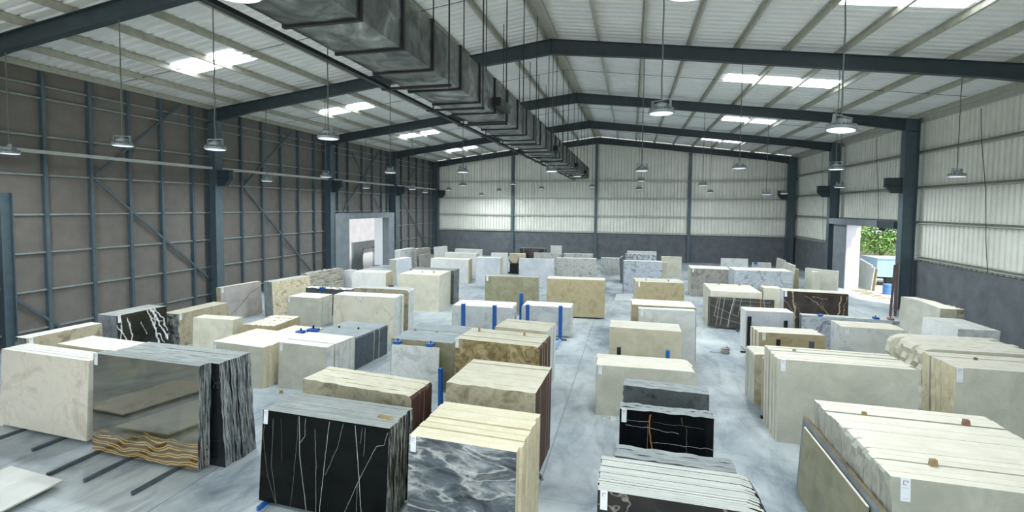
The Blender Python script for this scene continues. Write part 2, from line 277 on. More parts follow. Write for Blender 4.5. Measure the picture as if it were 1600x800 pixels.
S['browngrey_line'] = stone_lines('charcoal_marble_white_lines', '#3e3d3a', '#504e4a', L71, '#c9c9c2', '#c9713a', .12, k_w=.0005)
S['darkbrown'] = stone_lines('dark_brown_marble', '#2d2825', '#473f39', L73, '#b8a68a', '#b8a68a', .12, k_w=.0007, wob=.25)
S['rosegrey'] = stone_lines('rose_grey_marble', '#a29e9a', '#b9b5b0', L15, '#6b4b42', '#6f5048', .35, wob=.1)
S['blackwhite'] = stone_lines('black_marble_white_veins', '#14181a', '#2e2f24', L4, '#e3e6e8', '#e3e6e8', .12, k_w=.00045, wob=.25)

T = {}
T['cream'] = sawn('sawn_cream_edge', '#ddd6c2', '#e9e4d5', '#b3a88b', .22, density=80)
T['brownrim'] = sawn('brown_rim_edge', '#5f5039', '#8d7853', '#3c3224', .4)
T['white'] = sawn('sawn_white_edge', '#d9d8d0', '#e8e7e0', '#a9a79d', .3)
T['beige'] = sawn('sawn_beige_edge', '#cac4aa', '#dad4bf', '#9d9477', .28, density=80)
T['yellow'] = sawn('sawn_yellow_edge', '#dad0ab', '#e8e0c4', '#a3946a', .3, density=80)
T['grey'] = sawn('sawn_grey_edge', '#a8aca6', '#bfc2bb', '#6c706c', .45)
T['bluegrey'] = sawn('sawn_blue_grey_edge', '#8e9aa0', '#a7b2b5', '#5d686d', .4)
T['greygreen'] = sawn('sawn_grey_green_edge', '#9fa69f', '#b5bab1', '#646a62', .5)
T['striped'] = sawn('striped_edge', '#b4b9b3', '#c9ccc4', '#6b7170', .6, density=110, along=.3)
T['dark'] = sawn('dark_rough_edge', '#7e8687', '#9aa2a2', '#4c5253', .5)
T['darksm'] = sawn('dark_sawn_edge', '#8a9291', '#a5aca8', '#5a6160', .5)

# ------------------------------------------------------------------ mesh helpers
def tag(o, label, cat, group=None, kind=None):
    o['label'] = label; o['category'] = cat
    if group: o['group'] = group
    if kind: o['kind'] = kind
    return o
def obj(name, me, parent=None, loc=None):
    o = bpy.data.objects.new(name, me); COL.objects.link(o)
    if parent is not None: o.parent = parent
    if loc is not None: o.location = loc
    return o
def empty(name, loc, rz=0):
    o = bpy.data.objects.new(name, None); COL.objects.link(o); o.location = loc; o.rotation_euler = (0, 0, rz); o.empty_display_size = .1
    return o
class MB:
    def __init__(s): s.v = []; s.f = []; s.mi = []
    def add(s, vs, fs, mi=0):
        b = len(s.v); s.v += [tuple(v) for v in vs]
        for i, f in enumerate(fs):
            s.f.append([b + j for j in f]); s.mi.append(mi[i] if isinstance(mi, (list, tuple)) else mi)
    def box(s, x0, y0, z0, x1, y1, z1, mi=0):
        s.add([(x0, y0, z0), (x1, y0, z0), (x1, y1, z0), (x0, y1, z0), (x0, y0, z1), (x1, y0, z1), (x1, y1, z1), (x0, y1, z1)],
              [(0, 3, 2, 1), (4, 5, 6, 7), (0, 1, 5, 4), (1, 2, 6, 5), (2, 3, 7, 6), (3, 0, 4, 7)], mi)
    def bar(s, a, b, w, h, up=(0, 0, 1), mi=0):
        a = Vector(a); b = Vector(b); d = (b - a).normalized(); u = Vector(up)
        if abs(d.dot(u)) > .98: u = Vector((1, 0, 0))
        r = d.cross(u).normalized() * (w / 2); u = r.cross(d).normalized() * (h / 2)
        vs = [a - r - u, a + r - u, a + r + u, a - r + u, b - r - u, b + r - u, b + r + u, b - r + u]
        s.add(vs, [(0, 1, 2, 3), (7, 6, 5, 4), (0, 4, 5, 1), (1, 5, 6, 2), (2, 6, 7, 3), (3, 7, 4, 0)], mi)
    def tube(s, pts, r, n=8, mi=0, caps=True):
        pts = [Vector(p) for p in pts]; rings = []
        for i, p in enumerate(pts):
            d = (pts[min(i + 1, len(pts) - 1)] - pts[max(i - 1, 0)]).normalized()
            u = Vector((1, 0, 0)) if abs(d.z) > .9 else Vector((0, 0, 1))
            a = d.cross(u).normalized(); b = a.cross(d)
            rings.append([p + (a * math.cos(2 * math.pi * k / n) + b * math.sin(2 * math.pi * k / n)) * r for k in range(n)])
        vs = [v for rg in rings for v in rg]; fs = []
        for i in range(len(rings) - 1):
            for k in range(n): fs.append((i * n + k, i * n + (k + 1) % n, (i + 1) * n + (k + 1) % n, (i + 1) * n + k))
        if caps: fs.append(tuple(range(n - 1, -1, -1))); fs.append(tuple((len(rings) - 1) * n + k for k in range(n)))
        s.add(vs, fs, mi)
    def lathe(s, prof, n=24, c=(0, 0, 0), mi=0):
        vs = []; fs = []
        for r, z in prof: vs += [(c[0] + r * math.cos(2 * math.pi * k / n), c[1] + r * math.sin(2 * math.pi * k / n), c[2] + z) for k in range(n)]
        for i in range(len(prof) - 1):
            for k in range(n): fs.append((i * n + k, i * n + (k + 1) % n, (i + 1) * n + (k + 1) % n, (i + 1) * n + k))
        fs.append(tuple(range(n - 1, -1, -1))); fs.append(tuple((len(prof) - 1) * n + k for k in range(n)))
        s.add(vs, fs, mi)
    def mesh(s, name, mats):
        me = bpy.data.meshes.new(name); me.from_pydata(s.v, [], s.f)
        for m in (mats if isinstance(mats, (list, tuple)) else [mats]): me.materials.append(m)
        me.polygons.foreach_set('material_index', s.mi); me.update()
        bm = bmesh.new(); bm.from_mesh(me); bmesh.ops.recalc_face_normals(bm, faces=bm.faces); bm.to_mesh(me); bm.free()
        return me
    def build(s, name, mats, parent=None, loc=None): return obj(name, s.mesh(name, mats), parent, loc)
def struct(o): o['kind'] = 'structure'; return o

# ------------------------------------------------------------------ the setting
b = MB(); b.box(-20.3, YREAR, -.2, 14.2, 46.6, 0); struct(b.build('floor', M_FLOOR))

def corrugated(name, mat, p0, along, up, length, height, parent=None, pitch=.3, depth=.11, out=(0, 0, 0), holes=(), thick=.0):
    """trapezoid-profile sheet: profile runs in direction `along`, ribs run in direction `up`, grooves go to `out`"""
    p0 = Vector(p0); a = Vector(along); u = Vector(up); o = Vector(out)
    prof = []; s_ = 0.0
    while s_ < length:
        prof += [(s_, 0), (min(s_ + pitch * .62, length), 0), (min(s_ + pitch * .66, length), depth), (min(s_ + pitch * .92, length), depth)]
        s_ += pitch
    prof.append((length, 0))
    m = MB(); vs = []
    for (t, d) in prof:
        q = p0 + a * t + o * d; vs += [q, q + (u * height(t) if callable(height) else u * height)]
    fs = [(2 * i, 2 * i + 2, 2 * i + 3, 2 * i + 1) for i in range(len(prof) - 1) if prof[i + 1][0] - prof[i][0] > 1e-6 or prof[i][1] != prof[i + 1][1]]
    m.add(vs, fs)
    return m.build(name, mat, parent)
# ceiling: two slopes of ribbed sheet joined in one mesh
def make_ceiling():
    m = MB()
    for side in (-1, 1):
        xe = WL - .25 if side < 0 else WR + .25
        prof = []; y = YREAR
        while y < YBACK + .2:
            prof += [(y, 0), (y + .2, 0), (y + .24, .05), (y + .31, .05)]; y += .35
        vs = []
        for (yy, d) in prof: vs += [(XRID, yy, ROOF_RIDGE + d), (xe, yy, roof_z(xe) + d)]
        m.add(vs, [(2 * i, 2 * i + 1, 2 * i + 3, 2 * i + 2) for i in range(len(prof) - 1)])
    c = struct(m.build('ceiling', M_ROOF))
    # ridge capping
    r = MB(); r.box(XRID - .24, YREAR, ROOF_RIDGE - .035, XRID + .24, YBACK, ROOF_RIDGE - .015); r.build('ridge_cap', M_GALV, c)
    # purlins: Z sections running the length of the hall
    xs = [-3.46, -3.02] + [-1.37 + 1.655 * k for k in range(9)] + [13.55] + [-5.1 - 1.655 * k for k in range(9)] + [-19.85]
    for x in xs:
        p = MB(); z = roof_z(x); s = 1 if x > XRID else -1; hgt = .2
        t = .008
        p.box(x - t, YREAR, z - hgt, x + t, YBACK, z - .01)
        p.box(x - (0 if s > 0 else .07), YREAR, z - hgt - .004, x + (.07 if s > 0 else 0), YBACK, z - hgt + .008)
        p.box(x - (.07 if s > 0 else 0), YREAR, z - .022, x + (0 if s > 0 else .07), YBACK, z - .008)
        p.build('purlin', M_GALV, c)
    # skylight sheets and sag rods
    for y0 in (5.3, 14.1, 22.75, 32.0, 41.0, -3):
        for (xa, xb) in ((-16.75, -14.0), (4.0 if 20 < y0 < 30 else 5.5, 8.4)):
            k = MB(); zf = lambda x: roof_z(x) - .03
            k.add([(xa, y0, zf(xa)), (xb, y0, zf(xb)), (xb, y0 + 1.15, zf(xb)), (xa, y0 + 1.15, zf(xa))], [(0, 1, 2, 3)])
            k.build('skylight', M_SKYL, c)
    for k in range(5):
        y = YF[k] + 4.5; r = MB()
        r.bar((XL, y, roof_z(XL) - .12), (XRID, y, ROOF_RIDGE - .12), .016, .016); r.bar((XRID, y, ROOF_RIDGE - .12), (XR, y, roof_z(XR) - .12), .016, .016)
        r.build('sag_rod', M_ROD, c)
    return c
make_ceiling()

# wall_left: dark panelled wall behind a frame of studs, rails and braces, with the gate opening
GY0, GY1, GZ = 30.0, 35.7, 4.0
b = MB(); ht = roof_z(WL) - .03
b.box(WL - .1, YREAR, 0, WL, GY0, ht); b.box(WL - .1, GY1, 0, WL, YBACK + .2, ht); b.box(WL - .1, GY0, GZ, WL, GY1, ht)
wl = struct(b.build('wall_left', M_PANEL))
studs = [-4.3 + 1.45 * k for k in range(11) if -4.3 + 1.45 * k < 10.6] + [12.17, 13.64, 15.07, 16.45, 17.95, 20.85, 22.3, 23.75, 25.25, 26.75, 29.3, 30.55, 32.4, 33.9, 35.3, 36.2, 38.8, 40.3, 41.9, 43.4, 44.9]
RAILS = [.56, 1.91, 3.24, 4.57, 5.95, 7.3, 8.62, 9.05]
for y in studs:
    m = MB(); z0 = 4.45 if 28.3 < y < 37.1 else 0
    m.box(WL, y - .055, z0, WL + .17, y + .055, ht); m.build('stud', M_STEEL, wl)
for z in RAILS:
    for (ya, yb) in ([(YREAR, 28.36), (37.1, YBACK)] if z < 4.4 else [(YREAR, YBACK)]):
        m = MB(); m.box(WL + .01, ya, z - .03, WL + .11, yb, z + .03); m.build('rail', M_RAIL, wl)
for (ya, za, yb, zb) in [(13.75, 6.05, 17.4, 9.5), (13.75, 5.9, 18.9, 1.2), (20.95, 6.0, 24.7, 9.4), (20.95, 5.85, 26.5, .6), (31.1, 8.8, 35.2, 4.5), (29.9, 4.6, 34.7, 9.2), (38.8, 5.6, 44.3, .7), (39.0, 6.1, 42.2, 9.2), (9.7, 3.2, 12.5, .45), (10.9, 9.3, 7.2, 5.9)]:
    m = MB(); m.bar((WL + .14, ya, za), (WL + .14, yb, zb), .05, .09); m.build('brace', M_STEEL, wl)
m = MB(); m.box(WL, YREAR, .0, WL + .12, 28.3, .1); m.build('sole_rail', M_RAIL, wl)

m = MB(); m.box(WL + .02, 10.82, 0, WL + .3, 10.85, 5.3); m.box(WL + .02, 11.12, 0, WL + .3, 11.15, 5.3); m.box(WL + .02, 10.85, 0, WL + .05, 11.12, 5.3); m.box(WL + .14, 10.85, 0, WL + .17, 11.12, 5.3)
tag(m.build('wall_post', M_STEEL), 'blue-grey steel post on the dark wall at the edge of the view', 'post', None, 'thing')
# portal of grey concrete around the gate, projecting from the left wall
b = MB()
b.box(WL + .02, 28.36, 0, -19.6, GY0, 4.42); b.box(WL + .02, GY1, 0, -19.6, 37.09, 4.42); b.box(WL + .02, GY0, GZ, -19.6, GY1, 4.42)
struct(b.build('door_1', M_CONC))
b = MB(); b.box(WL - .75, GY1 - .06, 0, WL, GY1 + .02, GZ); struct(b.build('trim_1', flat('white_reveal', '#dfe6ea', .7)))

# wall_right: ribbed white cladding over a rendered dado, with the doorway
DY0, DY1 = 28.42, 34.12
wr = corrugated('wall_right', M_CLAD, (WR, YREAR, 2.5), (0, 1, 0), (0, 0, 1), DY0 - .1 - YREAR, roof_z(WR) - 2.55, out=(1, 0, 0)); struct(wr)
w2 = corrugated('cladding_above_door', M_CLAD, (WR, DY0 - .1, 4.3), (0, 1, 0), (0, 0, 1), DY1 + .1 - DY0 + .1, roof_z(WR) - 4.35, wr, out=(1, 0, 0))
w3 = corrugated('cladding_beyond_door', M_CLAD, (WR, DY1 + .1, 2.5), (0, 1, 0), (0, 0, 1), YBACK - DY1 - .1, roof_z(WR) - 2.55, wr, out=(1, 0, 0))
def dado(name, x0, y0, x1, y1, parent):
    m = MB(); m.box(x0, y0, 0, x1, y1, 2.5); return m.build(name, M_DADO, parent)
dado('dado_wall', WR - .12, YREAR, WR + .25, DY0 - .0, wr); dado('dado_wall', WR - .12, DY1 + 1.9, WR + .25, YBACK + .2, wr)
for z in (2.68, 4.43, 6.13, 7.87):
    for (ya, yb) in ([(YREAR, DY0 - .5), (36.95, YBACK)] if z < 4.3 else [(YREAR, YBACK)]):
        m = MB(); x = WR - .02
        m.box(x - .2, ya, z - .075, x, yb, z - .065); m.box(x - .2, ya, z + .065, x, yb, z + .075); m.box(x - .014, ya, z - .075, x, yb, z + .075); m.box(x - .2, ya, z - .075, x - .19, yb, z - .03)
        m.build('girt', M_GIRT, wr)
m = MB(); m.box(WR - .16, YREAR, roof_z(WR) - .33, WR - .02, YBACK, roof_z(WR) - .05); m.build('eaves_beam', M_GIRT, wr)
for y in (23.6, 19.8, 32.1, 40.2):
    m = MB(); m.tube([(WR - .23, y + .05 * math.sin(k * .9) - k * .09, 9.2 - k * .66) for k in range(11)], .012, 6); m.build('loose_wire', M_ROD, wr)
# doorway
b = MB(); b.box(13.0, 29.9, 4.08, 13.75, 36.3, 4.45); dr = struct(b.build('door_2', M_CONC))
b = MB(); b.box(13.02, 28.2, 4.06, 13.6, 29.895, 4.42); b.build('lintel_box', M_STEEL_D, dr)
b = MB(); b.box(13.3, 30.05, 3.88, 13.5, 30.3, 4.08); b.build('latch_block', M_BLACK, dr)
b = MB(); b.box(13.2, DY1 + .02, 0, 14.0, DY1 + 1.9, 4.08); b.build('jamb_wall', M_CONC, dr)
b = MB(); b.box(13.24, DY1, 0, 14.0, DY1 + .02, 4.08); b.build('white_reveal', flat('white_plaster', '#dcdbe4', .8, 0, .08, 1.2), dr)

# wall_back
wb = corrugated('wall_back', M_CLAD, (WL, YBACK, 2.5), (1, 0, 0), (0, 0, 1), WR - WL, lambda t: roof_z(WL + t) - 2.54, out=(0, 1, 0)); struct(wb)
dado('dado_wall', WL, YBACK - .08, WR, YBACK + .25, wb)
for z in (2.62, 4.19, 5.87, 7.55):
    m = MB(); y = YBACK
    m.box(WL, y - .2, z - .07, WR, y, z - .06); m.box(WL, y - .2, z + .06, WR, y, z + .07); m.box(WL, y - .2, z - .07, WR, y - .19, z + .07)
    m.build('girt', M_GIRT, wb)
# unseen rear end of the hall, opened wide under the gable to let daylight in
b = MB(); b.box(WL, YREAR - .1, 9.2, WR, YREAR, 11.8); b.box(WL, YREAR - .1, 0, -18.5, YREAR, 9.2); b.box(12.2, YREAR - .1, 0, WR, YREAR, 9.2); struct(b.build('wall_rear', M_CLAD))

# ------------------------------------------------------------------ portal frames
def ibeam_col(m, x_in, x_out, y, z0, z1, w=.43, t=.025):
    lo, hi = min(x_in, x_out), max(x_in, x_out)
    m.box(lo, y - w / 2, z0, lo + t, y + w / 2, z1); m.box(hi - t, y - w / 2, z0, hi, y + w / 2, z1)
    m.box(lo + t, y - .015, z0, hi - t, y + .015, z1)
ORD = ['first', 'second', 'third', 'fourth', 'fifth', 'sixth']
for k, y in enumerate(YF):
    for side in (-1, 1):
        xi = XL if side < 0 else XR; xo = xi + side * .6
        if k == 0: continue
        c = empty('steel_column', (xi + side * .3, y, 0))
        m = MB(); ibeam_col(m, -side * .3, side * .3, 0, 0, roof_z(xi) - .25); m.build('shaft', M_STEEL, c)
        m = MB(); zc = 6.62
        x0, x1 = -side * .3, -side * 1.02
        vs = []
        for w in (-.11, .11): vs += [(x0, w, zc), (x1, w, zc), (x1, w, zc - .4), (x1 + side * .3, w, zc - .75), (x0, w, zc - .75)]
        m.add(vs, [(0, 1, 2, 3, 4), (9, 8, 7, 6, 5), (0, 5, 6, 1), (1, 6, 7, 2), (2, 7, 8, 3), (3, 8, 9, 4), (4, 9, 5, 0)])
        m.box(min(x0, x1), -.2, zc, max(x0, x1), .2, zc + .02); m.box(min(x0, x1), -.2, zc - .42, max(x0, x1), .2, zc - .4)
        m.build('corbel', M_STEEL_D, c)
        m = MB(); m.box(-.36, -.26, 0, .36, .26, .03); m.build('base_plate', M_STEEL, c)
        wall = 'dark panelled wall' if side < 0 else 'white ribbed wall'
        pos = {1: 'first', 2: 'second', 3: 'third', 4: 'fourth', 5: 'corner'}[k]
        if side < 0: where = {1: 'carrying the foremost rafter', 2: 'behind the rose-grey slab', 3: 'just before the white gate', 4: 'just beyond the white gate', 5: 'in the far corner'}[k]
        else: where = {1: 'carrying the foremost rafter', 2: 'carrying the second rafter', 3: 'before the open doorway', 4: 'beyond the open doorway', 5: 'in the far corner'}[k]
        tag(c, f'blue-grey steel column on the {wall}, {where}', 'column', 'steel columns along the walls', 'thing')
for k, y in enumerate(YF):
    m = MB()
    for side in (-1, 1):
        xe = (XL - .6) if side < 0 else (XR + .6)
        D = .56; t = .022; w = .11
        top = lambda x: roof_z(x) - .2
        segs = [XRID + (xe - XRID) * q for q in (0, .25, .85, 1)]
        def dep(x):
            q = abs(x - XRID) / abs(xe - XRID)
            return .58 if q < .05 else (.5 if q < .86 else .62)
        vs = []
        for x in segs:
            d = dep(x); z1 = top(x); z0 = z1 - d
            vs += [(x, y - w, z1), (x, y + w, z1), (x, y + w, z1 - t), (x, y - w, z1 - t), (x, y - .012, z1 - t), (x, y + .012, z1 - t), (x, y + .012, z0 + t), (x, y - .012, z0 + t), (x, y - w, z0 + t), (x, y + w, z0 + t), (x, y + w, z0), (x, y - w, z0)]
        fs = []
        for i in range(len(segs) - 1):
            o, p = i * 12, (i + 1) * 12
            for (a_, b_) in ((0, 1), (1, 2), (2, 3), (3, 0), (4, 7), (5, 6), (8, 9), (9, 10), (10, 11), (11, 8)): fs.append((o + a_, o + b_, p + b_, p + a_))
        m.add(vs, fs)
    zr = roof_z(XRID) - .2
    m.box(XRID - .02, y - w, zr - .58, XRID + .02, y + w, zr)
    lab = ['dark steel roof rafter behind the viewer', 'dark steel rafter crossing the top corner, foremost of the roof frames', 'dark steel roof rafter, second frame, passing behind the duct over the black veined slabs', 'dark steel roof rafter, third frame, meeting the column before the white gate', 'dark steel roof rafter, fourth frame, meeting the column beyond the white gate', 'dark steel roof rafter against the far ribbed wall'][k]
    r = m.build('steel_rafter', M_STEEL_D); tag(r, lab, 'roof beam', 'steel roof rafters', 'thing')
# wind columns on the far wall
for x, nm in ((-11.59, 'beside the dark gate corner'), (-3.32, 'under the end of the duct'), (5.17, 'behind the cream slab')):
    m = MB(); z1 = roof_z(x) - .7
    m.box(x - .13, YBACK - .32, 0, x + .13, YBACK - .3, z1); m.box(x - .015, YBACK - .3, 0, x + .015, YBACK - .1, z1); m.box(x - .13, YBACK - .1, 0, x + .13, YBACK - .085, z1)
    o = m.build('wind_column', M_STEEL); tag(o, f'slim blue-grey steel post on the far ribbed wall, {nm}', 'column', 'posts on the far wall', 'thing')
# pale crane beam along the dark wall
for k in range(1, 5):
    y0, y1 = YF[k] + .23, YF[k + 1] - .23
    if k == 1: y0 = YF[1] + .23
    m = MB(); m.box(-19.72, y0, 6.66, -19.6, y1, 6.78)
    o = m.build('runway_beam', M_BEAM)
    tag(o, ['pale steel beam along the dark wall, bay before the first full column', 'pale steel beam along the dark wall above the rose-grey slab', 'pale steel beam along the dark wall above the white gate', 'pale steel beam along the dark wall, last bay before the corner'][k - 1], 'beam', 'runway beams on the dark wall', 'thing')

# ------------------------------------------------------------------ ventilation duct
def make_duct():
    x0, x1, zb, zt = -4.58, -3.46, 7.41, 8.24
    d = empty('ventilation_duct', ((x0 + x1) / 2, 22, zb))
    tag(d, 'long rectangular galvanised ventilation duct hung under the roof ridge', 'duct', None, 'thing')
    def L(v): return (v[0] - (x0 + x1) / 2, v[1] - 22, v[2] - zb)
    ys = [3.0, 4.3, 5.55, 6.72, 7.85, 9.25]
    y = 10.5
    while y < 39.5: ys.append(y); y += 1.25
    n = 6
    for i in range(len(ys) - 1):
        a, c = ys[i] + .03, ys[i + 1] - .03; m = MB(); sag = random.uniform(.03, .09)
        # pillowed bottom
        vs = []; fs = []
        for p in range(n + 1):
            for q in range(n + 1):
                s = math.sin(math.pi * p / n) * math.sin(math.pi * q / n)
                vs.append(L((x0 + (x1 - x0) * p / n, a + (c - a) * q / n, zb - sag * s + random.uniform(-.006, .006))))
        for p in range(n):
            for q in range(n): fs.append((p * (n + 1) + q, p * (n + 1) + q + 1, (p + 1) * (n + 1) + q + 1, (p + 1) * (n + 1) + q))
        m.add(vs, fs)
        for x in (x0, x1):
            m.add([L((x, a, zb)), L((x, c, zb)), L((x, c, zt)), L((x, a, zt)), L((x + (.012 if x == x1 else -.012), (a + c) / 2, (zb + zt) / 2))], [(0, 1, 4), (1, 2, 4), (2, 3, 4), (3, 0, 4)])
        m.add([L((x0, a, zt)), L((x1, a, zt)), L((x1, c, zt)), L((x0, c, zt))], [(0, 1, 2, 3)])
        o = m.build('duct_section', M_DUCT, d)
    for i, y in enumerate(ys):
        m = MB(); e = .035
        for (xa, xb, za, zc) in ((x0 - e, x1 + e, zb - e, zb), (x0 - e, x1 + e, zt, zt + e), (x0 - e, x0, zb, zt), (x1, x1 + e, zb, zt)):
            p = L((xa, y - .03, za)); q = L((xb, y + .03, zc)); m.box(*p, *q)
        m.build('flange', M_BLACK, d)
    for y in (11.55, 21.1, 29.5, 35.5):
        m = MB(); p = L((x1, y, 7.53)); q = L((x1 + .22, y + 1.0, 7.75)); m.box(*p, *q, mi=0)
        for k in range(5):
            z = 7.56 + k * .04; p = L((x1 + .22, y + .04, z)); q = L((x1 + .235, y + 1.01, z + .016)); m.box(*p, *q, mi=1)
        m.build('air_grille', [M_BLACK, M_DUCT], d)
    # trapeze hangers: a crossbar under the duct and two rods to the roof
    y = 8.5
    while y < 39:
        m = MB(); p = L((x0 - .22, y - .03, zb - .15)); q = L((x1 + .1, y + .03, zb - .10)); m.box(*p, *q); m.build('crossbar', M_BLACK, d)
        for x in (x0 - .06, x1 + .06):
            m = MB(); m.tube([L((x, y, zb - .17)), L((x, y, roof_z(x) - .03))], .016, 6); m.build('hanger_rod', M_ROD, d)
        y += 2.1
        if any(abs(y - f) < .3 for f in YF): y += .45
make_duct()
m = MB(); m.box(-4.76, 2.0, 7.28, -4.67, 41.0, 7.30); m.box(-4.76, 2.0, 7.28, -4.745, 41.0, 7.38)
tag(m.build('steel_angle', M_ROD), 'long dark steel angle running alongside the duct, under its hanger bars', 'angle bar', None, 'thing')

# ------------------------------------------------------------------ high-bay lamps
def lamp_meshes():
    me = {}
    m = MB(); m.lathe([(.10, .0), (.235, .0), (.25, .012), (.25, .05), (.235, .06), (.12, .085), (.05, .09)], 32)
    for k in range(28):
        a = 2 * math.pi * k / 28; c, s = math.cos(a), math.sin(a)
        m.bar((c * .13, s * .13, .085), (c * .235, s * .235, .075), .010, .05)
    me['housing'] = m.mesh('housing', M_LAMP)
    m = MB(); m.lathe([(.0, -.012), (.19, -.012), (.222, -.004), (.225, .004)], 32); me['lens'] = m.mesh('lens', M_LENS)
    m = MB(); m.lathe([(.12, .07), (.15, .08), (.15, .17), (.12, .185)], 16); m.box(-.05, -.05, .18, .05, .05, .22); me['driver_box'] = m.mesh('driver_box', M_LAMP)
    m = MB(); m.box(-.2, -.035, .05, -.188, .035, .27); m.box(.188, -.035, .05, .2, .035, .27); m.box(-.2, -.012, .252, .2, .012, .27); me['bracket'] = m.mesh('bracket', M_LAMP)
    return me
LM = lamp_meshes()
LROW = ['over the foremost slabs', 'in the second row of lamps', 'in the third row of lamps', 'in the fourth row of lamps', 'near the far wall']
def lamp(x, y, z, label, wavy=False, tilt=0):
    t = empty('high_bay_lamp', (x, y, z)); tag(t, label, 'lamp', 'round lamps hanging from the roof')
    for k in ('housing', 'lens', 'driver_box', 'bracket'):
        o = obj(k, LM[k], t)
        if tilt: o.rotation_euler = (0, tilt, 0)
    t.rotation_euler = (0, 0, random.uniform(-.6, .6))
    m = MB(); near = any(abs(y - f) < .4 for f in YF); h = roof_z(x) - (.2 + .55 if near else .03) - z - .2
    n = 14
    pts = [((.012 if wavy else .004) * math.sin(i * 2.1), (.012 if wavy else .004) * math.cos(i * 1.7), .2 + h * i / n) for i in range(n + 1)]
    m.tube(pts, .014, 6)
    m.build('cable', M_CABLE, t)
    l = bpy.data.lights.get('high_bay_light')
    if l is None:
        l = bpy.data.lights.new('high_bay_light', 'AREA'); l.shape = 'DISK'; l.size = .4; l.energy = LAMP_WATTS; l.color = (.88, .95, 1.0)
    lo = bpy.data.objects.new('lamp_glow', l); COL.objects.link(lo); lo.parent = t; lo.location = (0, 0, -.03)
LAMPS = [(-17.57, 9.83, 6.4, 'lamp before the dark wall, nearest the edge of the view'), (-13.28, 9.83, 6.53, 'lamp before the dark wall, between the diagonal braces'),
 (-10.23, 9.83, 6.37, 'lamp hanging in front of the column that carries the bracketed pale beam'), (-6.97, 9.83, 6.56, 'lamp seen from below just under the second roof rafter, beside the duct'),
 (.53, 9.83, 6.86, 'large lamp hanging centrally before the third roof rafter'), (3.65, 9.83, 6.44, 'large tilted lamp on a wavy cable before the white ribbed wall'),
 (-16.67, 18.83, 6.09, 'lamp before the dark wall level with the pale beam, first bay past the column'), (-13.5, 18.83, 6.26, 'lamp in front of the column before the white gate'),
 (-10.26, 18.83, 6.43, 'lamp in front of the column beyond the white gate'), (-6.9, 18.83, 6.43, 'dark looking lamp before the far wall, upper of a close pair'),
 (-3.13, 18.83, 6.43, 'lit lamp hanging below the far part of the duct'), (.36, 18.83, 6.42, 'lamp above the middle of the far wall, beside its post'),
 (3.79, 18.83, 6.48, 'dark bracketed lamp before the far wall, right bay'), (6.89, 18.83, 6.41, 'lamp hanging in front of the far doorway column'),
 (10.42, 18.83, 6.14, 'lamp before the white ribbed wall, on a long thin cable'),
 (-16.92, 27.83, 6.13, 'small lamp above the white gate'), (-13.62, 27.83, 6.05, 'small lamp before the dark wall just past the gate column'),
 (-10.2, 27.83, 6.29, 'dark lamp before the far wall, lower of a close pair'), (-3.11, 27.83, 6.8, 'bright lamp under the duct end, lower one'),
 (3.78, 27.83, 6.27, 'bracketed lamp before the far wall beside its post'), (6.96, 27.83, 5.78, 'pale lamp hanging low before the far wall, near the corner'),
 (10.39, 27.83, 6.16, 'lamp hanging in front of the doorway column, lower one'), (.59, 32.33, 6.77, 'small dark lamp before the middle of the far wall'),
 (-16.86, 36.83, 6.12, 'tiny lamp before the dark wall near the far corner'), (-14.73, 36.83, 6.33, 'tiny lamp before the far wall next to the corner column'),
 (-9.21, 36.83, 6.8, 'tiny lamp in front of the first post of the far wall'), (.51, 36.83, 6.39, 'tiny lamp under the small dark one'), (10.35, 36.83, 6.09, 'small lamp beside the far corner column'),
 (-7.76, 41.33, 6.62, 'tiny lamp before the far wall left of the duct end'), (-3.33, 41.33, 6.78, 'tiny lamp in front of the post under the duct end'), (6.11, 40.7, 6.31, 'tiny lamp below the bracketed far lamp'),
 (-12.15, 43.1, 6.5, 'tiny lamp before the far wall, middle of its first bay'), (-13.92, 43.13, 6.08, 'tiny lamp before the far wall, lowest in its first bay'),
 (.4, 3.72, 6.6, 'large lamp cut by the top edge of the view, towards the white wall'), (-3.1, 3.15, 6.68, 'large lamp cut by the top edge of the view, beside the duct')]
for i, (x, y, z, lab) in enumerate(LAMPS): lamp(x, y, z, 'round grey ' + lab if len(lab.split()) < 14 else lab, wavy=(i in (2, 5)), tilt=(.12 if i == 5 else 0))

# ------------------------------------------------------------------ stone slabs
def outline(L, H, rl=0, rr=0, rt=0, cTL=0, cTR=0, flareL=0, flareR=0, sag=0, rng=random):
    """slab outline (u, z), counter-clockwise from bottom left"""
    P = [(-flareL, 0), (L + flareR, 0)]
    def side(n, amp): return [rng.uniform(-amp, amp) for _ in range(n)] if amp else [0] * n
    nr = 12 if rr else 1; nl = 12 if rl else 1; nt = 14 if rt else 1
    hr = H - cTR * .6; hl = H - cTL * .6
    for i, d in enumerate(side(nr, rr)):
        q = (i + 1) / (nr + 1); P.append((L + flareR * (1 - q) + d, hr * q))
    P.append((L, hr))
    if cTR: P.append((L - cTR * .35, H - cTR * .15))
    xr, xl = L - cTR, cTL
    P.append((xr, H))
    for i, d in enumerate(side(nt, rt)):
        q = (i + 1) / (nt + 1); P.append((xr + (xl - xr) * q, H + d - sag * math.sin(math.pi * q)))
    P.append((xl, H))
    if cTL: P.append((cTL * .35, H - cTL * .15))
    P.append((0, hl))
    for i, d in enumerate(side(nl, rl)):
        q = 1 - (i + 1) / (nl + 1); P.append((-flareL * (1 - q) + d, hl * q))
    out = [P[0]]
    for p in P[1:]:
        if abs(p[0] - out[-1][0]) + abs(p[1] - out[-1][1]) > 1e-4: out.append(p)
    return out
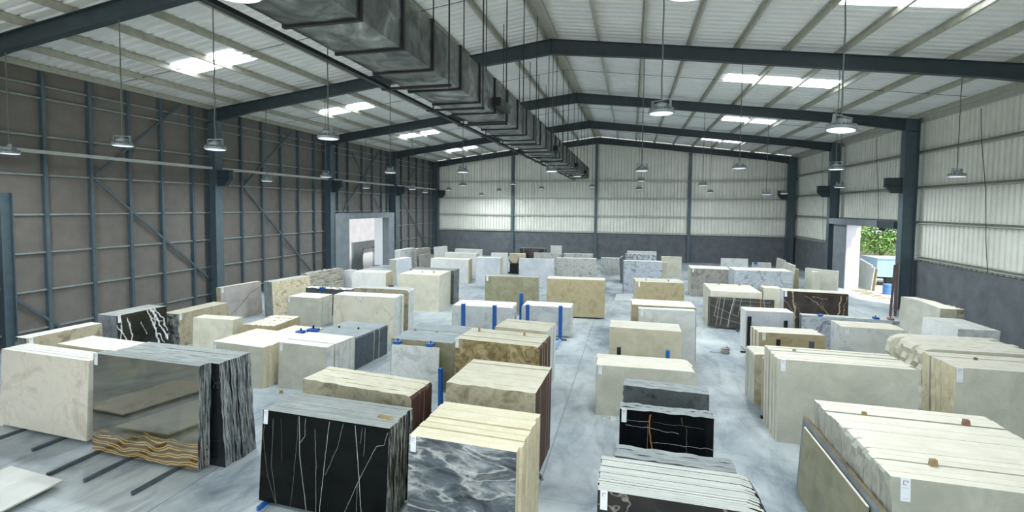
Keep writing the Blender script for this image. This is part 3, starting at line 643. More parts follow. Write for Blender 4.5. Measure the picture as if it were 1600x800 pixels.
def slab_mesh(P, t, H, lean, mats, u0=0.0):
    n = len(P); vs = []
    for y in (0, t):
        for (u, z) in P: vs.append((u + u0, y - lean * (H - z), z))
    fs = [tuple(range(n)), tuple(range(2 * n - 1, n - 1, -1))]; mi = [0, 0]
    umin = min(p[0] for p in P); umax = max(p[0] for p in P)
    for i in range(n):
        j = (i + 1) % n; fs.append((i, n + i, n + j, j))
        du, dz = P[j][0] - P[i][0], P[j][1] - P[i][1]
        mi.append(1 if abs(du) > abs(dz) * .9 else 2)
    m = MB(); m.add(vs, fs, mi)
    return m.mesh('stone_slab', mats)
def make_tag(parent, u, ztop, H, lean, s=1.0):
    """white card hung over the top edge, with a reddish square mark and two grey print lines"""
    w, h = .085 * s, .23 * s
    def pt(a, z, d): return (u + a, -lean * (H - z) - d, z)
    def quad(m, a0, a1, z0, z1, d, mi): m.add([pt(a0, z0, d), pt(a1, z0, d), pt(a1, z1, d), pt(a0, z1, d)], [(0, 1, 2, 3)], mi)
    m = MB(); vs = [pt(0, ztop, .002), pt(w, ztop, .002), pt(w, ztop - h, .002), pt(0, ztop - h, .002), pt(0, ztop, .006), pt(w, ztop, .006), pt(w, ztop - h, .006), pt(0, ztop - h, .006)]
    m.add(vs, [(0, 1, 2, 3), (4, 7, 6, 5), (0, 4, 5, 1), (1, 5, 6, 2), (2, 6, 7, 3), (3, 7, 4, 0)])
    o = m.build('label_tag', M_TAG, parent); o['label'] = 'white paper tag with a small square mark'
    m = MB(); a0, a1, z1 = w * .25, w * .75, ztop - .025 * s; e = .007 * s; z0 = z1 - .045 * s
    quad(m, a0, a1, z1 - e, z1, .0075, 0); quad(m, a0, a1 - e * 2, z0, z0 + e, .0075, 0); quad(m, a0, a0 + e, z0, z1, .0075, 0); quad(m, a1 - e, a1, z0 + .022 * s, z1, .0075, 0)
    m.build('printed_mark', M_TAGRED, o)
    m = MB()
    for zz in (.095, .2): quad(m, w * .15, w * .85, ztop - zz * s - .005 * s, ztop - zz * s, .0075, 0)
    m.build('print_line', M_TAGGREY, o)
NTH = ['front', 'second', 'third', 'fourth', 'fifth', 'sixth', 'seventh', 'eighth', 'ninth', 'tenth', 'eleventh', 'twelfth', 'thirteenth', 'fourteenth', 'fifteenth', 'sixteenth', 'seventeenth', 'eighteenth', 'nineteenth', 'twentieth']
SLAB_COUNT = [0]
def bundle(x, y, L, ang, D, H, n, face, top, end, desc, lean=.055, jit=.008, hj=.0025, rl=0, rr=0, rt=0, cTL=0, cTR=0, flareL=0, flareR=0, gaps=(), tagu=None, tags=1.0, front=None, front_opts=None, gap=.002, sag=0, bearers=None, back=None, drift=0.0, z0=0.0, chip_to=0):
    """n slabs standing close together; (x, y) is the upper front corner, D the depth of the whole bundle, ang its turn in degrees"""
    rng = random.Random(hash((round(x, 2), round(y, 2))) & 0xffff)
    a = math.radians(ang); nd = Vector((-math.sin(a), math.cos(a), 0))
    if bearers: z0 = .075
    t = (D - .045 * len(gaps)) / n; off = 0
    for i in range(n):
        if i in gaps: off += .045
        h = H - z0 + (rng.uniform(-hj, hj) if i else 0); du = rng.uniform(-jit, jit) if i else 0; l = L + (rng.uniform(-jit, jit) if i else 0)
        kw = dict(rl=rl, rr=rr, rt=rt, cTL=cTL * rng.uniform(.75, 1.15), cTR=cTR * rng.uniform(.75, 1.15), flareL=flareL, flareR=flareR, sag=sag)
        if chip_to and 0 < i <= chip_to: kw['cTL'] = rng.uniform(.04, .2); kw['rl'] = .03
        if i == 0 and front_opts: kw.update({k_: v for k_, v in front_opts.items() if k_ not in ('L', 'u')}); l = front_opts.get('L', l); du = front_opts.get('u', du)
        P = outline(l, h, rng=rng, **kw)
        f = S[face] if not (i == 0 and front) else S[front]
        me = slab_mesh(P, t - gap, h, lean, [f, T[top], S.get(end) or T[end]], du + drift * i)
        o = obj('stone_slab', me); p = Vector((x, y, z0)) + nd * off; o.location = p; o.rotation_euler = (0, 0, a)
        if n == 1: lab = desc
        elif i == 0: lab = f'front slab of {desc}'
        elif i == n - 1: lab = f'rearmost slab of {desc}'
        else: lab = f'{NTH[i]} slab from the front of {desc}'
        tag(o, lab, 'stone slab', ('slabs of ' + desc) if n > 1 else 'single stone slabs', 'thing')
        if i == 0 and tagu is not None: make_tag(o, tagu, h + .004, h, lean, tags)
        off += t; SLAB_COUNT[0] += 1
    if bearers:
        for q in bearers:
            m = MB(); u, f0, mat = q; w = .05
            m.box(-w / 2, -f0, 0, w / 2, D * .9, .07); o = m.build('floor_bearer', mat)
            o.location = Vector((x, y, 0)) + Vector((math.cos(a), math.sin(a), 0)) * u - nd * (lean * H); o.rotation_euler = (0, 0, a)
            yield_lab = ('blue' if mat is M_BLUE else 'dark') + f' floor bar under {desc}'
            if len(bearers) > 1: yield_lab = ['first ', 'second ', 'third '][bearers.index(q)] + yield_lab + ', from its tag end'
            tag(o, yield_lab, 'steel bar', 'steel bars under the slabs', 'thing')

B = bundle
# --- along the dark wall
B(-15.41, 8.82, 1.75, 86, .48, 1.4, 3, 'brownbeige', 'white', 'greyroughend', 'the low brown bundle beside the dark wall, nearest', rl=.02, tagu=.05)
B(-15.39, 11.05, 1.58, 88, .8, 1.5, 3, 'blackwhite', 'grey', 'dustgrey', 'the black white-veined bundle beside the dark wall', tagu=.04)
B(-15.23, 12.96, 2.08, 89, .69, 1.15, 3, 'brownbeige', 'beige', 'greyroughend', 'the tan bundle with the black rough end', rl=.04, tagu=.05)
B(-16.64, 16.09, 1.98, 83, .26, 1.48, 2, 'rosegrey', 'beige', 'brownbeige', 'the rose-grey bundle with a rust vein by the column', tagu=.05, bearers=None)
B(-15.3, 17.47, 2.12, 80.5, .51, 1.58, 3, 'floral', 'grey', 'dustgrey', 'the brown-flowered cream bundle beside the dark wall', bearers=None)
B(-15.46, 20.0, 2.5, 81, .38, 1.6, 2, 'banded', 'grey', 'rough', 'the grey banded rock bundle before the white gate', rt=.03)
B(-14.46, 18.64, 2.27, 0, .38, 1.2, 2, 'darkgrey', 'white', 'greyroughend', 'the low dark bundle with a chipped pale top', rt=.02)
B(-14.87, 22.8, .6, 83, .5, 1.4, 1, 'bluewhite', 'white', 'bluewhite', 'small pale blue slab beside the grey banded rock')
B(-13.72, 21.24, 1.8, 6, .9, 1.6, 3, 'white', 'cream', 'yellowside', 'the white bundle with a yellow end before the gate', jit=.03)
B(-14.27, 26.88, 1.69, 82, .5, 1.6, 2, 'bluewhite', 'white', 'cream', 'the pale blue bundle with a cream end beyond the gate')
B(-15.6, 29.9, 2.2, 88, .4, 1.9, 1, 'greywhite', 'white', 'greywhite', 'pale grey slab standing past the gate column')
B(-14.95, 31.2, 1.6, 76, .25, 1.9, 1, 'greybrown', 'beige', 'greybrown', 'tall brown slab leaning near the far dark corner', rt=.02)
B(-14.55, 30.95, 1.5, 84, .1, 1.5, 1, 'greybrown', 'grey', 'greybrown', 'shorter brown slab leaning before the tall brown one')
B(-14.3, 33.1, 1.3, 68, .18, 1.9, 1, 'white', 'white', 'white', 'white slab leaning in the far dark corner')
# --- left field
B(-13.52, 7.29, 2.72, -1.9, .48, 1.73, 4, 'ivory', 'white', 'ivory', 'the ivory bundle at the far left', gap=.012, bearers=[(.75, .42, M_BAR), (2.0, .5, M_BAR)])
B(-12.75, 7.86, 2.1, -2.7, .71, 1.75, 4, 'beige', 'cream', 'brownbeige', 'the cream-topped bundle behind the ivory slabs', cTR=.12)
B(-10.31, 6.96, 2.66, -1.1, .24, 2.01, 5, 'onyx', 'darksm', 'greyroughend', 'the mirror-polished gold-banded bundle', lean=.04, rr=.012, tagu=.03, bearers=[(.1, .8, M_BAR), (.95, .75, M_BAR), (2.15, .8, M_BAR)])
B(-10.2, 7.23, 2.68, -.6, .75, 1.97, 6, 'blackplain', 'darksm', 'greyroughend', 'the dark rough-ended block behind the gold-banded slabs', rr=.014, flareR=.16, jit=.03, rt=.004, lean=.02)
B(-13.94, 12.4, 1.51, 2.9, .45, 1.25, 3, 'cream', 'cream', 'cream', 'the small cream bundle before the tan wall bundle')
B(-12.1, 12.43, 1.2, 4, 1.35, 1.15, 4, 'tan', 'cream', 'tan', 'the cream bundle with the broken corner', cTL=.25, rt=.015)
B(-11.39, 10.74, 1.79, -3.8, 1.5, 1.12, 8, 'creamgrey', 'cream', 'yellowside', 'the pale bundle left of the grey-beige one', tagu=.03, jit=.02)
B(-10.8, 12.5, 1.1, -2, .8, 1.0, 3, 'cream', 'cream', 'cream', 'the low cream bundle beside the blue clamps')
B(-9.29, 10.86, 1.56, -2.9, 1.13, 1.23, 7, 'creamgrey', 'white', 'greywhite', 'the grey-beige bundle behind the rough beige slabs', tagu=.03, jit=.02, gaps=(2,))
B(-9.63, 12.68, 1.6, -4, 1.75, .98, 7, 'creamgrey', 'bluegrey', 'darkblue', 'the low slate-blue bundle with wooden pegs on top', cTR=.1, gaps=(4,), jit=.02)
B(-13.74, 16.58, 1.46, .8, .94, 1.2, 4, 'creamgrey', 'white', 'creamgrey', 'the cream bundle before the brown-flowered slab', tagu=.03, jit=.02)
B(-10.89, 15.61, 2.5, 3, .73, 1.6, 4, 'diag', 'white', 'greywhite', 'the diagonal-veined pale bundle', jit=.02, cTR=.06)
B(-10.9, 17.0, 2.34, 5, .61, 1.63, 3, 'brownbeige', 'grey', 'greywhite', 'the grey-brown bundle behind the diagonal-veined one', cTR=.15)
B(-10.73, 20.58, 2.02, 2.8, 1.7, 1.73, 5, 'cream', 'cream', 'cream', 'the tall cream cube-like bundle', jit=.012)
B(-11.13, 22.43, 2.42, 3, .9, 1.7, 2, 'darkgrey', 'dark', 'greyroughend', 'the dark bundle behind the cream cube')
B(-12.78, 28.83, 2.6, 2.4, .84, 1.53, 3, 'white', 'yellow', 'yellowside', 'the white bundle with a yellow end, far left')
B(-13.2, 32.3, 2.5, -4, .6, 1.6, 2, 'white', 'cream', 'yellowside', 'the white bundle behind the yellow-ended one')
B(-13.6, 35.4, 2.2, 4, .3, 1.6, 1, 'white', 'white', 'white', 'white slab last in its row before the far wall')
B(-9.76, 29.22, 1.6, 7, .9, 1.66, 3, 'bluewhite', 'white', 'yellowside', 'the white bundle with a diagonal dark crack', jit=.03)
B(-9.45, 31.6, 1.15, 8, .46, 1.75, 1, 'white', 'cream', 'yellowside', 'pale slab just behind the cracked white bundle')
# --- centre-left
B(-5.92, 6.53, 2.37, -1.5, .78, 1.56, 8, 'blackplain', 'darksm', 'blackwhiteend', 'the black fine-veined bundle in the foreground', lean=.085, front='black', tagu=.02, jit=.015, bearers=[(.12, .14, M_BLUE)])
B(-3.08, 6.19, 1.67, -1.9, 1.28, 1.65, 8, 'yellowside', 'yellow', 'yellowside', 'the yellow-cream bundle with a sea-grey front', front='seagrey', tagu=.03, lean=.05, gaps=(2, 4), jit=.015, hj=.008, front_opts=dict(L=1.63, u=0.0))
B(-3.33, 8.23, 1.74, -2, 1.45, 1.67, 7, 'beige', 'beige', 'redbrown', 'the beige bundle with a red-brown end', front='rough', jit=.004, gaps=(6,), front_opts=dict(rt=.012))
B(-6.34, 8.06, 2.5, -5, .78, 1.5, 5, 'brownbeige', 'beige', 'redbrown', 'the rough beige bundle behind the black one', front='rough', cTR=.12, rt=.005, front_opts=dict(rt=.012), jit=.006)
B(-6.28, 11.58, 1.38, 1.2, .05, 1.21, 1, 'greywhite', 'grey', 'greywhite', 'single pale grey slab leaning on blue hooks', lean=.06, cTL=.04, cTR=.04)
B(-6.48, 11.93, 1.84, 0, 1.85, 1.27, 7, 'olive', 'bluegrey', 'brownbeige', 'the blue-grey topped bundle behind the hooked slab', gaps=(4,), cTL=.05)
B(-4.13, 10.82, 2.14, -4, 1.1, 1.75, 7, 'beige', 'beige', 'redbrown', 'the brown swirled bundle with pegs on top', front='brownonyx', tagu=.0, gaps=(2, 5), cTR=.12, jit=.004)
B(-3.68, 12.75, 1.52, -5, 1.03, 1.6, 4, 'beige', 'beige', 'white', 'the beige bundle just behind the brown swirled one', gaps=(3,))
B(-6.7, 17.15, 2.38, 4, 1.1, 1.15, 3, 'greywhite', 'white', 'greywhite', 'the low grey-white block between blue posts, left one', cTL=.08, cTR=.08, rr=.015)
B(-4.1, 17.94, 1.93, 1.5, .9, 1.15, 3, 'greywhite', 'white', 'greywhite', 'the low grey-white block between blue posts, right one', cTL=.1, cTR=.03, rr=.012, z0=.04)
B(-6.58, 21.07, 2.5, 6, .5, 1.75, 3, 'olive', 'grey', 'creamgrey', 'the olive bundle beside the tan one', tagu=.06, front='olive')
B(-3.67, 21.16, 2.61, 5, .85, 1.75, 3, 'tan', 'cream', 'cream', 'the tan bundle in mid hall beside the olive one', bearers=[(1.0, .3, M_BAR)])
B(-6.78, 28.8, 2.2, 6, .4, 1.75, 2, 'bluewhite', 'white', 'yellowside', 'the blue-white bundle behind the olive one')
B(-4.55, 30.0, 2.5, 5, .5, 1.75, 3, 'greymarble', 'white', 'white', 'the grey cloudy bundle behind the tan one')
B(-9.0, 35.0, 1.25, 12, .5, 1.4, 2, 'yellowside', 'cream', 'cream', 'the yellow bundle behind the dark rack')
B(-8.5, 36.3, 2.1, 6, .3, 1.75, 1, 'darkbrown', 'dark', 'darkbrown', 'dark brown slab before the far grey dado')
B(-6.3, 37.9, .9, 0, .1, 1.9, 1, 'white', 'white', 'white', 'small white slab standing tallest before the far dado')
B(-6.75, 33.3, 2.05, 4, .4, 1.7, 1, 'greymarble', 'grey', 'greymarble', 'grey marble slab beside the small white one, left half', rt=.012)
B(-4.62, 33.5, 2.05, 4, .4, 1.7, 1, 'greymarble', 'white', 'greymarble', 'grey marble slab behind the grey cloudy bundle')
B(-2.15, 36.09, 1.37, 0, .37, 1.23, 1, 'greymarble', 'white', 'greymarble', 'low grey slab under the far end of the duct')
# --- centre-right
B(-.36, 28.49, 2.18, 5, .5, 1.89, 3, 'bluegrey', 'white', 'darkgrey', 'the blue-grey clouded bundle in mid hall', jit=.03)
B(-.35, 33.83, 2.08, 0, .4, 1.8, 1, 'speckle', 'grey', 'speckle', 'speckled dark slab behind the blue-grey clouded one')
B(-.23, 36.2, 2.1, 3, .2, 1.8, 1, 'greywhite', 'white', 'greywhite', 'pale slab hindmost behind the speckled dark one')
B(-.62, 31.86, 1.5, 84, .08, 1.7, 1, 'darkgrey', 'grey', 'darkgrey', 'dark slab edge-on beside the blue-grey clouded bundle')
B(2.23, 36.24, 1.41, 4, .25, 1.46, 1, 'cream', 'cream', 'cream', 'cream slab beside the post of the far wall')
B(2.05, 34.6, .45, 0, .3, 1.2, 1, 'beige', 'cream', 'beige', 'narrow low cream block before the cream slab')
B(.28, 22.5, 2.14, 5, 1.2, 1.6, 3, 'tan', 'cream', 'cream', 'the tagged tan bundle with pegs mid hall', tagu=.1, gaps=(1,), jit=.03)
B(.09, 16.3, 2.05, 2, 1.05, 1.75, 3, 'tan', 'cream', 'creamgrey', 'the cream-topped bundle behind the pale grey slab', cTR=.05)
B(.29, 15.4, 1.72, 4, .3, 1.81, 2, 'greywhite', 'white', 'tan', 'the pale grey bundle behind the stacked beige block', tagu=.06)
B(-.54, 13.85, 1.98, 0, .9, 1.55, 4, 'beige', 'cream', 'beige', 'the beige block with two level seams', jit=.004)
B(-.74, 11.44, 2.31, 3, .9, 1.2, 6, 'creamgrey', 'cream', 'beige', 'the beige bundle behind the three black ones', tagu=.05, cTR=.14, jit=.02, bearers=None)
B(-.08, 9.58, 1.6, -2, .42, 1.45, 3, 'darkgrey', 'dark', 'blackplain', 'the black bundle behind the gold-veined one', rl=.02, rt=.006)
B(-.12, 8.32, 1.53, 0, .3, 1.5, 3, 'blackplain', 'dark', 'blackplain', 'the black bundle with one gold vein', front='blackgold', tagu=.03, rt=.012)
B(-.15, 6.69, 1.58, -1, .34, 1.5, 3, 'darkgrey', 'dark', 'blackplain', 'the dark bundle just behind the striped one', rt=.01, rl=.015)
B(-.32, 5.64, 1.9, 0, .82, 1.6, 16, 'brownblack', 'striped', 'blackwhiteend', 'the striped-edge dark bundle in front of the black ones', tagu=.03, jit=.01, hj=.004, gap=.003, cTR=.2)
# --- right field
B(3.37, 28.46, 2.08, 0, 1.5, 1.61, 3, 'greybrown', 'white', 'creamgrey', 'the grey-brown bundle far right of the middle aisle', tagu=.06)
B(5.33, 26.9, 2.8, 3, 1.2, 1.8, 3, 'paleblue', 'white', 'bluegrey', 'the pale blue-veined bundle beside the grey-brown one', tagu=.1)
B(5.9, 33.9, 1.66, 3, .2, 1.7, 1, 'greywhite', 'white', 'greywhite', 'pale grey slab behind the pale blue-veined bundle')
B(7.6, 32.79, 1.05, 3, .3, 1.6, 1, 'greymarble', 'white', 'greymarble', 'low grey slab behind the pale blue-veined bundle, by a blue clamp')
B(8.97, 32.9, 1.65, -91, .08, 1.95, 1, 'creamgrey', 'cream', 'creamgrey', 'tall pale slab, farther of two before the ribbed wall', lean=.08)
B(8.93, 31.1, 1.7, -91, .08, 1.88, 1, 'creamgrey', 'cream', 'creamgrey', 'tall pale slab, nearer of two before the ribbed wall', lean=.08)
B(9.25, 30.9, .36, -5, .35, 1.5, 1, 'olive', 'beige', 'olive', 'narrow olive stone block upright beside the pale slabs')
B(9.75, 30.3, 1.6, -38, .26, 1.65, 2, 'creamgrey', 'white', 'creamgrey', 'the pale bundle leaning before the doorway column', rt=.01)
B(9.62, 28.6, .3, 0, .3, 1.65, 1, 'cream', 'white', 'cream', 'narrow white block upright before the doorway column')
B(3.33, 21.3, 1.98, 0, 2.1, 1.54, 4, 'cream', 'cream', 'cream', 'the cream bundle behind the white-lined dark slab', gaps=(1,))
B(3.21, 21.1, 2.5, -.5, .07, 1.32, 1, 'browngrey_line', 'dark', 'browngrey_line', 'charcoal slab with white lines leaning on a cream bundle', lean=.06, bearers=[(1.1, .35, M_BAR)])
B(5.45, 21.75, .7, 0, .6, 1.7, 2, 'cream', 'cream', 'rough', 'the small cream bundle between charcoal and brown slabs', rl=.02)
B(5.89, 20.54, 2.2, -2, .68, 1.8, 3, 'greywhite', 'beige', 'greywhite', 'the dark brown gold-veined bundle before the doorway', front='darkbrown', tagu=.03, jit=.025)
B(3.99, 18.02, 1.54, 3, .67, 1.43, 3, 'bluewhite', 'cream', 'white', 'the white bundle behind dark posts', bearers=None, z0=.05)
B(3.7, 15.06, 1.78, 4, .72, 1.4, 5, 'tan', 'cream', 'cream', 'the tan bundle between small posts', tagu=.1, jit=.03, cTR=.06)
B(5.41, 16.95, 2.68, -1, .3, 1.6, 2, 'bluegrey', 'grey', 'darkgrey', 'the long blue-grey bundle with blue clamps on top', rl=.015)
B(6.03, 15.6, 1.65, 0, .83, 1.6, 4, 'greywhite', 'beige', 'greywhite', 'the grey-white bundle before the doorway', tagu=.1, jit=.03, cTR=.08)
B(10.3, 21.5, 2.28, -88, .5, 1.65, 2, 'creamgrey', 'cream', 'beige', 'the pale bundle standing along the grey dado', lean=.07, sag=-.05)
B(10.85, 20.2, .8, -88, .3, 1.62, 1, 'rough', 'beige', 'rough', 'rough broken slab behind the pale dado bundle', rr=.06, rt=.02)
B(9.69, 18.85, 1.64, -87, 1.1, 1.4, 5, 'greywhite', 'grey', 'greywhite', 'the grey bundle with a white face along the dado', front='white', lean=.05, jit=.03)
B(6.62, 12.86, 2.3, 3, 1.41, 1.8, 8, 'cream', 'cream', 'cream', 'the rough-ended cream bundle at the far right', rl=.07, jit=.09, cTL=.25, rt=.006)
B(6.49, 11.5, 2.7, 1, 1.1, 1.8, 7, 'creamgrey', 'cream', 'yellowside', 'the cream bundle with a tag, cut by the frame', tagu=.05, tags=1.3, rl=.01, jit=.04, front_opts=dict(u=.02), gaps=(5,))
B(3.14, 11.15, 2.57, 0, 1.05, 1.78, 8, 'creamgrey', 'cream', 'cream', 'the long cream bundle beside the right aisle', tagu=.05, tags=1.1, jit=.03, gaps=(5,), hj=.008, cTR=.05)
B(3.14, 13.11, 1.2, 3, .78, 1.29, 4, 'brownbeige', 'cream', 'creamgrey', 'the beige block end on behind the long cream bundle', cTL=.08)
B(3.16, 12.42, 1.2, 1, .06, 1.43, 1, 'beige', 'beige', 'beige', 'single beige slab between block and long cream bundle', cTL=.05)
B(3.2, 6.71, 2.42, -.3, 2.4, 1.7, 16, 'creamgrey', 'cream', 'greystreak', 'the wide cream bundle in the right foreground', tagu=.1, tags=1.25, jit=.02, rl=.018, hj=.004, gaps=(3, 13), front='greygreen', drift=-.004, chip_to=9)
B(3.07, 9.36, 2.9, -90, .06, 1.3, 1, 'dustgrey', 'brownrim', 'brownbeige', 'thin grey slab leaning against the wide cream bundle', lean=.05)
B(3.0, 9.1, 2.28, -90, .035, 1.21, 1, 'olive', 'cream', 'olive', 'olive slab leaning in front of the thin grey one', lean=.05)

# ------------------------------------------------------------------ small things on and around the slabs
def chip(x, y, z, label, mat=M_WOOD, s=(.07, .04, .05), rz=0, group='timber pegs wedged between slabs', cat='wooden peg', name='wooden_peg'):
    m = MB(); a, b_, c = (q / 2 for q in s)
    m.add([(-a, -b_, 0), (a, -b_, 0), (a, b_, 0), (-a, b_, 0), (-a * .8, -b_ * .6, 2 * c), (a * .9, -b_ * .5, 1.8 * c), (a * .8, b_ * .6, 2 * c), (-a * .9, b_ * .7, 2.1 * c)],
          [(0, 3, 2, 1), (4, 5, 6, 7), (0, 1, 5, 4), (1, 2, 6, 5), (2, 3, 7, 6), (3, 0, 4, 7)])
    o = m.build(name, mat); o.location = (x, y, z); o.rotation_euler = (0, 0, rz); tag(o, label, cat, group, 'thing'); return o
chip(3.72, 8.66, 1.7, 'small wooden peg on the wide cream bundle, above the olive slab')
chip(5.08, 8.65, 1.7, 'reddish wooden peg on the wide cream bundle, far end of the gap', M_REDWOOD, (.09, .06, .09))
chip(3.86, 7.13, 1.7, 'pale wooden peg near the tag of the wide cream bundle', M_WOOD, (.1, .05, .09), .3)
chip(3.66, 11.85, 1.78, 'short wooden peg on the long cream bundle')
chip(7.27, 12.2, 1.8, 'wooden peg on the cream bundle cut by the frame', M_REDWOOD)
chip(-3.77, 11.58, 1.75, 'upright wooden peg on the brown swirled bundle, near its tag', M_WOOD, (.05, .05, .1))
chip(-2.55, 11.5, 1.75, 'upright wooden peg on the brown swirled bundle, near its red end', M_WOOD, (.05, .05, .1))
chip(-6.18, 12.83, 1.27, 'wooden peg on the blue-grey topped bundle, farther from the swirled one', M_WOOD, (.05, .05, .07))
chip(-5.5, 12.85, 1.27, 'wooden peg on the blue-grey topped bundle, nearer the swirled one', M_WOOD, (.05, .05, .05))
chip(-9.22, 13.5, .98, 'dark peg on the low slate-blue bundle, toward its clamps', M_BLACK, (.05, .05, .06))
chip(-8.51, 13.5, .98, 'dark peg on the low slate-blue bundle, toward its end', M_BLACK, (.05, .05, .06))
chip(-9.87, 21.28, 1.73, 'peg on the cream cube bundle, toward the gate', M_WOOD, (.06, .05, .07))
chip(-9.3, 21.35, 1.73, 'peg on the cream cube bundle, toward the aisle', M_WOOD, (.06, .05, .09))
chip(3.94, 23.1, 1.54, 'peg on top of the cream bundle behind the charcoal slab, first', M_WOOD, (.06, .05, .07))
chip(4.81, 23.1, 1.54, 'peg on top of the cream bundle behind the charcoal slab, second', M_WOOD, (.06, .05, .07))
chip(.75, 22.95, 1.6, 'peg on the tagged tan bundle, beside the tag', M_WOOD, (.06, .05, .07))
chip(1.75, 23.0, 1.6, 'peg on the tagged tan bundle, far from the tag', M_WOOD, (.06, .05, .07))
chip(-3.79, 6.78, 1.56, 'flat strip of wood lying on the black fine-veined bundle', M_WOOD, (.3, .07, .035), -.22, None, 'wood strip', 'wood_strip')
chip(-8.9, 10.45, 0, 'small wood block on the floor before the grey-beige bundle', M_WOOD, (.09, .07, .08), .4, None, 'wood block', 'wood_block')
chip(-1.52, 8.4, 0, 'dark curved stone shard on the aisle floor', S['darkgrey'], (.05, .2, .04), .5, None, 'stone shard', 'stone_shard')
chip(-.33, 11.2, 0, 'white stone rubble piece at the foot of the beige bundle', S['white'], (.14, .1, .06), .2, None, 'stone piece', 'stone_piece')
chip(-.52, 11.16, 0, 'little white stone crumb beside the white rubble piece', S['white'], (.07, .05, .04), .9, None, 'stone piece', 'stone_piece')
# debris with a red bit on the right aisle
t = empty('strap_coil', (3.25, 17.47, 0)); tag(t, 'grey and red strap heap lying on the pale aisle floor', 'strap')
m = MB(); m.tube([(.14 * math.cos(a * .9) * (1 - a * .01), .1 * math.sin(a * .9), .03 + .012 * a) for a in range(16)], .03, 6); m.build('webbing', S['greybrown'], t)
m = MB(); m.tube([(.0, .05, .1), (.07, .02, .2), (.13, -.02, .16)], .035, 6); m.build('hook', flat('red_strap', '#a2525a', .7), t)
m = MB(); m.tube([(-.5 + .06 * k, .03 * math.sin(k * 1.3), .012) for k in range(8)], .01, 5); m.build('cord', S['greybrown'], t)

def post(x, y, z1, label, mat, w=.11, foot=0, group='blue steel posts', z0=0.0, lean=.0):
    t = empty('rack_post', (x, y, z0)); tag(t, label, 'rack post', group, 'thing')
    m = MB(); m.bar((0, 0, 0), (0, lean, z1 - z0), w, .06, up=(0, 1, 0)); m.bar((w / 2 - .01, .045, 0), (w / 2 - .01, lean + .045, z1 - z0), .02, .09, up=(0, 1, 0)); m.build('upright', mat, t)
    m = MB(); m.box(-.25, -.04, 0, .25, .04, .05); m.build('foot_plate', mat if not foot else M_BAR, t)
    if foot:
        m = MB(); m.box(-.05, -1.25, 0, .05, 0, .06); m.build('foot_bar', flat('pale_blue_bar', '#7fa3c4', .5), t)
post(-6.03, 16.55, 1.36, 'blue steel post before the low grey-white block, by the cream cube', M_BLUE, .13)
post(-4.83, 16.62, 1.36, 'blue steel post before the low grey-white block, second from the cube', M_BLUE, .13)
post(-4.35, 18.95, 1.42, 'blue steel post standing between the two low grey-white blocks', M_BLUE, .14)
post(-3.78, 17.55, 1.26, 'blue steel post before the second low block, shorter one', M_BLUE, .12)
post(-2.5, 17.5, 1.3, 'blue steel post with a long foot bar on the aisle', M_BLUE, .13, foot=1)
post(-4.32, 10.3, 1.15, 'blue post edge between hooked slab and brown swirled bundle', M_BLUE, .08)
post(4.05, 17.75, 1.28, 'dark steel post before the white bundle, by the aisle', M_BLACK, .12, group='dark steel posts')
post(5.2, 17.8, 1.2, 'dark steel post before the white bundle, middle one', M_BLACK, .11, group='dark steel posts')
post(5.62, 17.8, 1.34, 'dark steel post beside the end of the white bundle', M_BLACK, .12, group='dark steel posts')
post(4.1, 14.62, 1.34, 'dark capped post before the tan bundle, by its tag', M_BLACK, .1, group='dark steel posts')
post(4.95, 14.66, 1.34, 'grey capped post before the tan bundle, far from its tag', M_BAR, .12, group='dark steel posts')
post(3.36, 12.24, 1.6, 'dark post between the beige block and the long cream bundle', M_BLACK, .07, group='dark steel posts')
def hook(x, y, z, label, mat=M_BLUE, s=1.0):
    t = empty('slab_clamp', (x, y, z)); tag(t, label, 'clamp', 'slab clamps', 'thing')
    m = MB(); m.box(-.09 * s, -.03, -.02, .09 * s, .12 * s, .05 * s); m.box(-.09 * s, -.06, -.1 * s, .09 * s, -.03, .05 * s); m.build('jaw', mat, t)
    m = MB(); m.tube([(0, .05 * s, .05 * s), (0, .05 * s, .11 * s)], .018 * s, 8); m.build('bolt', M_BLACK, t)
hook(-6.16, 11.66, 1.235, 'blue clamp over the hooked grey slab, far from the swirled bundle')
hook(-5.2, 11.69, 1.235, 'blue clamp over the hooked grey slab, near the swirled bundle')
hook(-9.5, 12.5, 1.08, 'blue clamp between the cream and slate-blue bundles, taller', M_BLUE, 1.6)
hook(-9.7, 12.2, 1.1, 'blue clamp between the cream and slate-blue bundles, lower', M_BLUE, 1.2)
post(-.24, 12.62, 1.33, 'dark post head behind the beige bundle, by the dark aisle', M_BLACK, .1, group='dark steel posts')
post(.99, 12.7, 1.33, 'blue post head behind the beige bundle, by its chipped corner', M_BLUE, .1)
hook(-13.5, 18.5, 1.22, 'blue clamp on the low dark chipped bundle')
hook(5.95, 17.0, 1.615, 'blue clamp on the long blue-grey bundle, by the brown slab', M_BLUE, .7)
hook(7.5, 17.0, 1.615, 'blue clamp on the long blue-grey bundle, far end', M_BLUE, .8)
hook(7.9, 17.0, 1.615, 'rusty clamp at the end of the long blue-grey bundle', M_REDWOOD, .8)
hook(7.7, 32.65, 1.62, 'blue clamp on the low grey slab near the far wall')
# dark rack with arms in front of the yellow bundle
t = empty('dark_rack', (-8.45, 34.4, 0)); tag(t, 'dark steel rack with a forked arm before the yellow bundle', 'rack')
m = MB(); m.box(-.3, -.2, .0, .3, .2, .75); m.build('body', M_BLACK, t)
m = MB(); m.bar((-.2, 0, .75), (-.45, 0, 1.0), .06, .06); m.bar((.2, 0, .7), (.35, 0, 1.15), .06, .06); m.build('arm', M_BLACK, t)
m = MB(); m.box(-.5, -.3, 0, .5, .3, .06); m.build('base', M_BLACK, t)
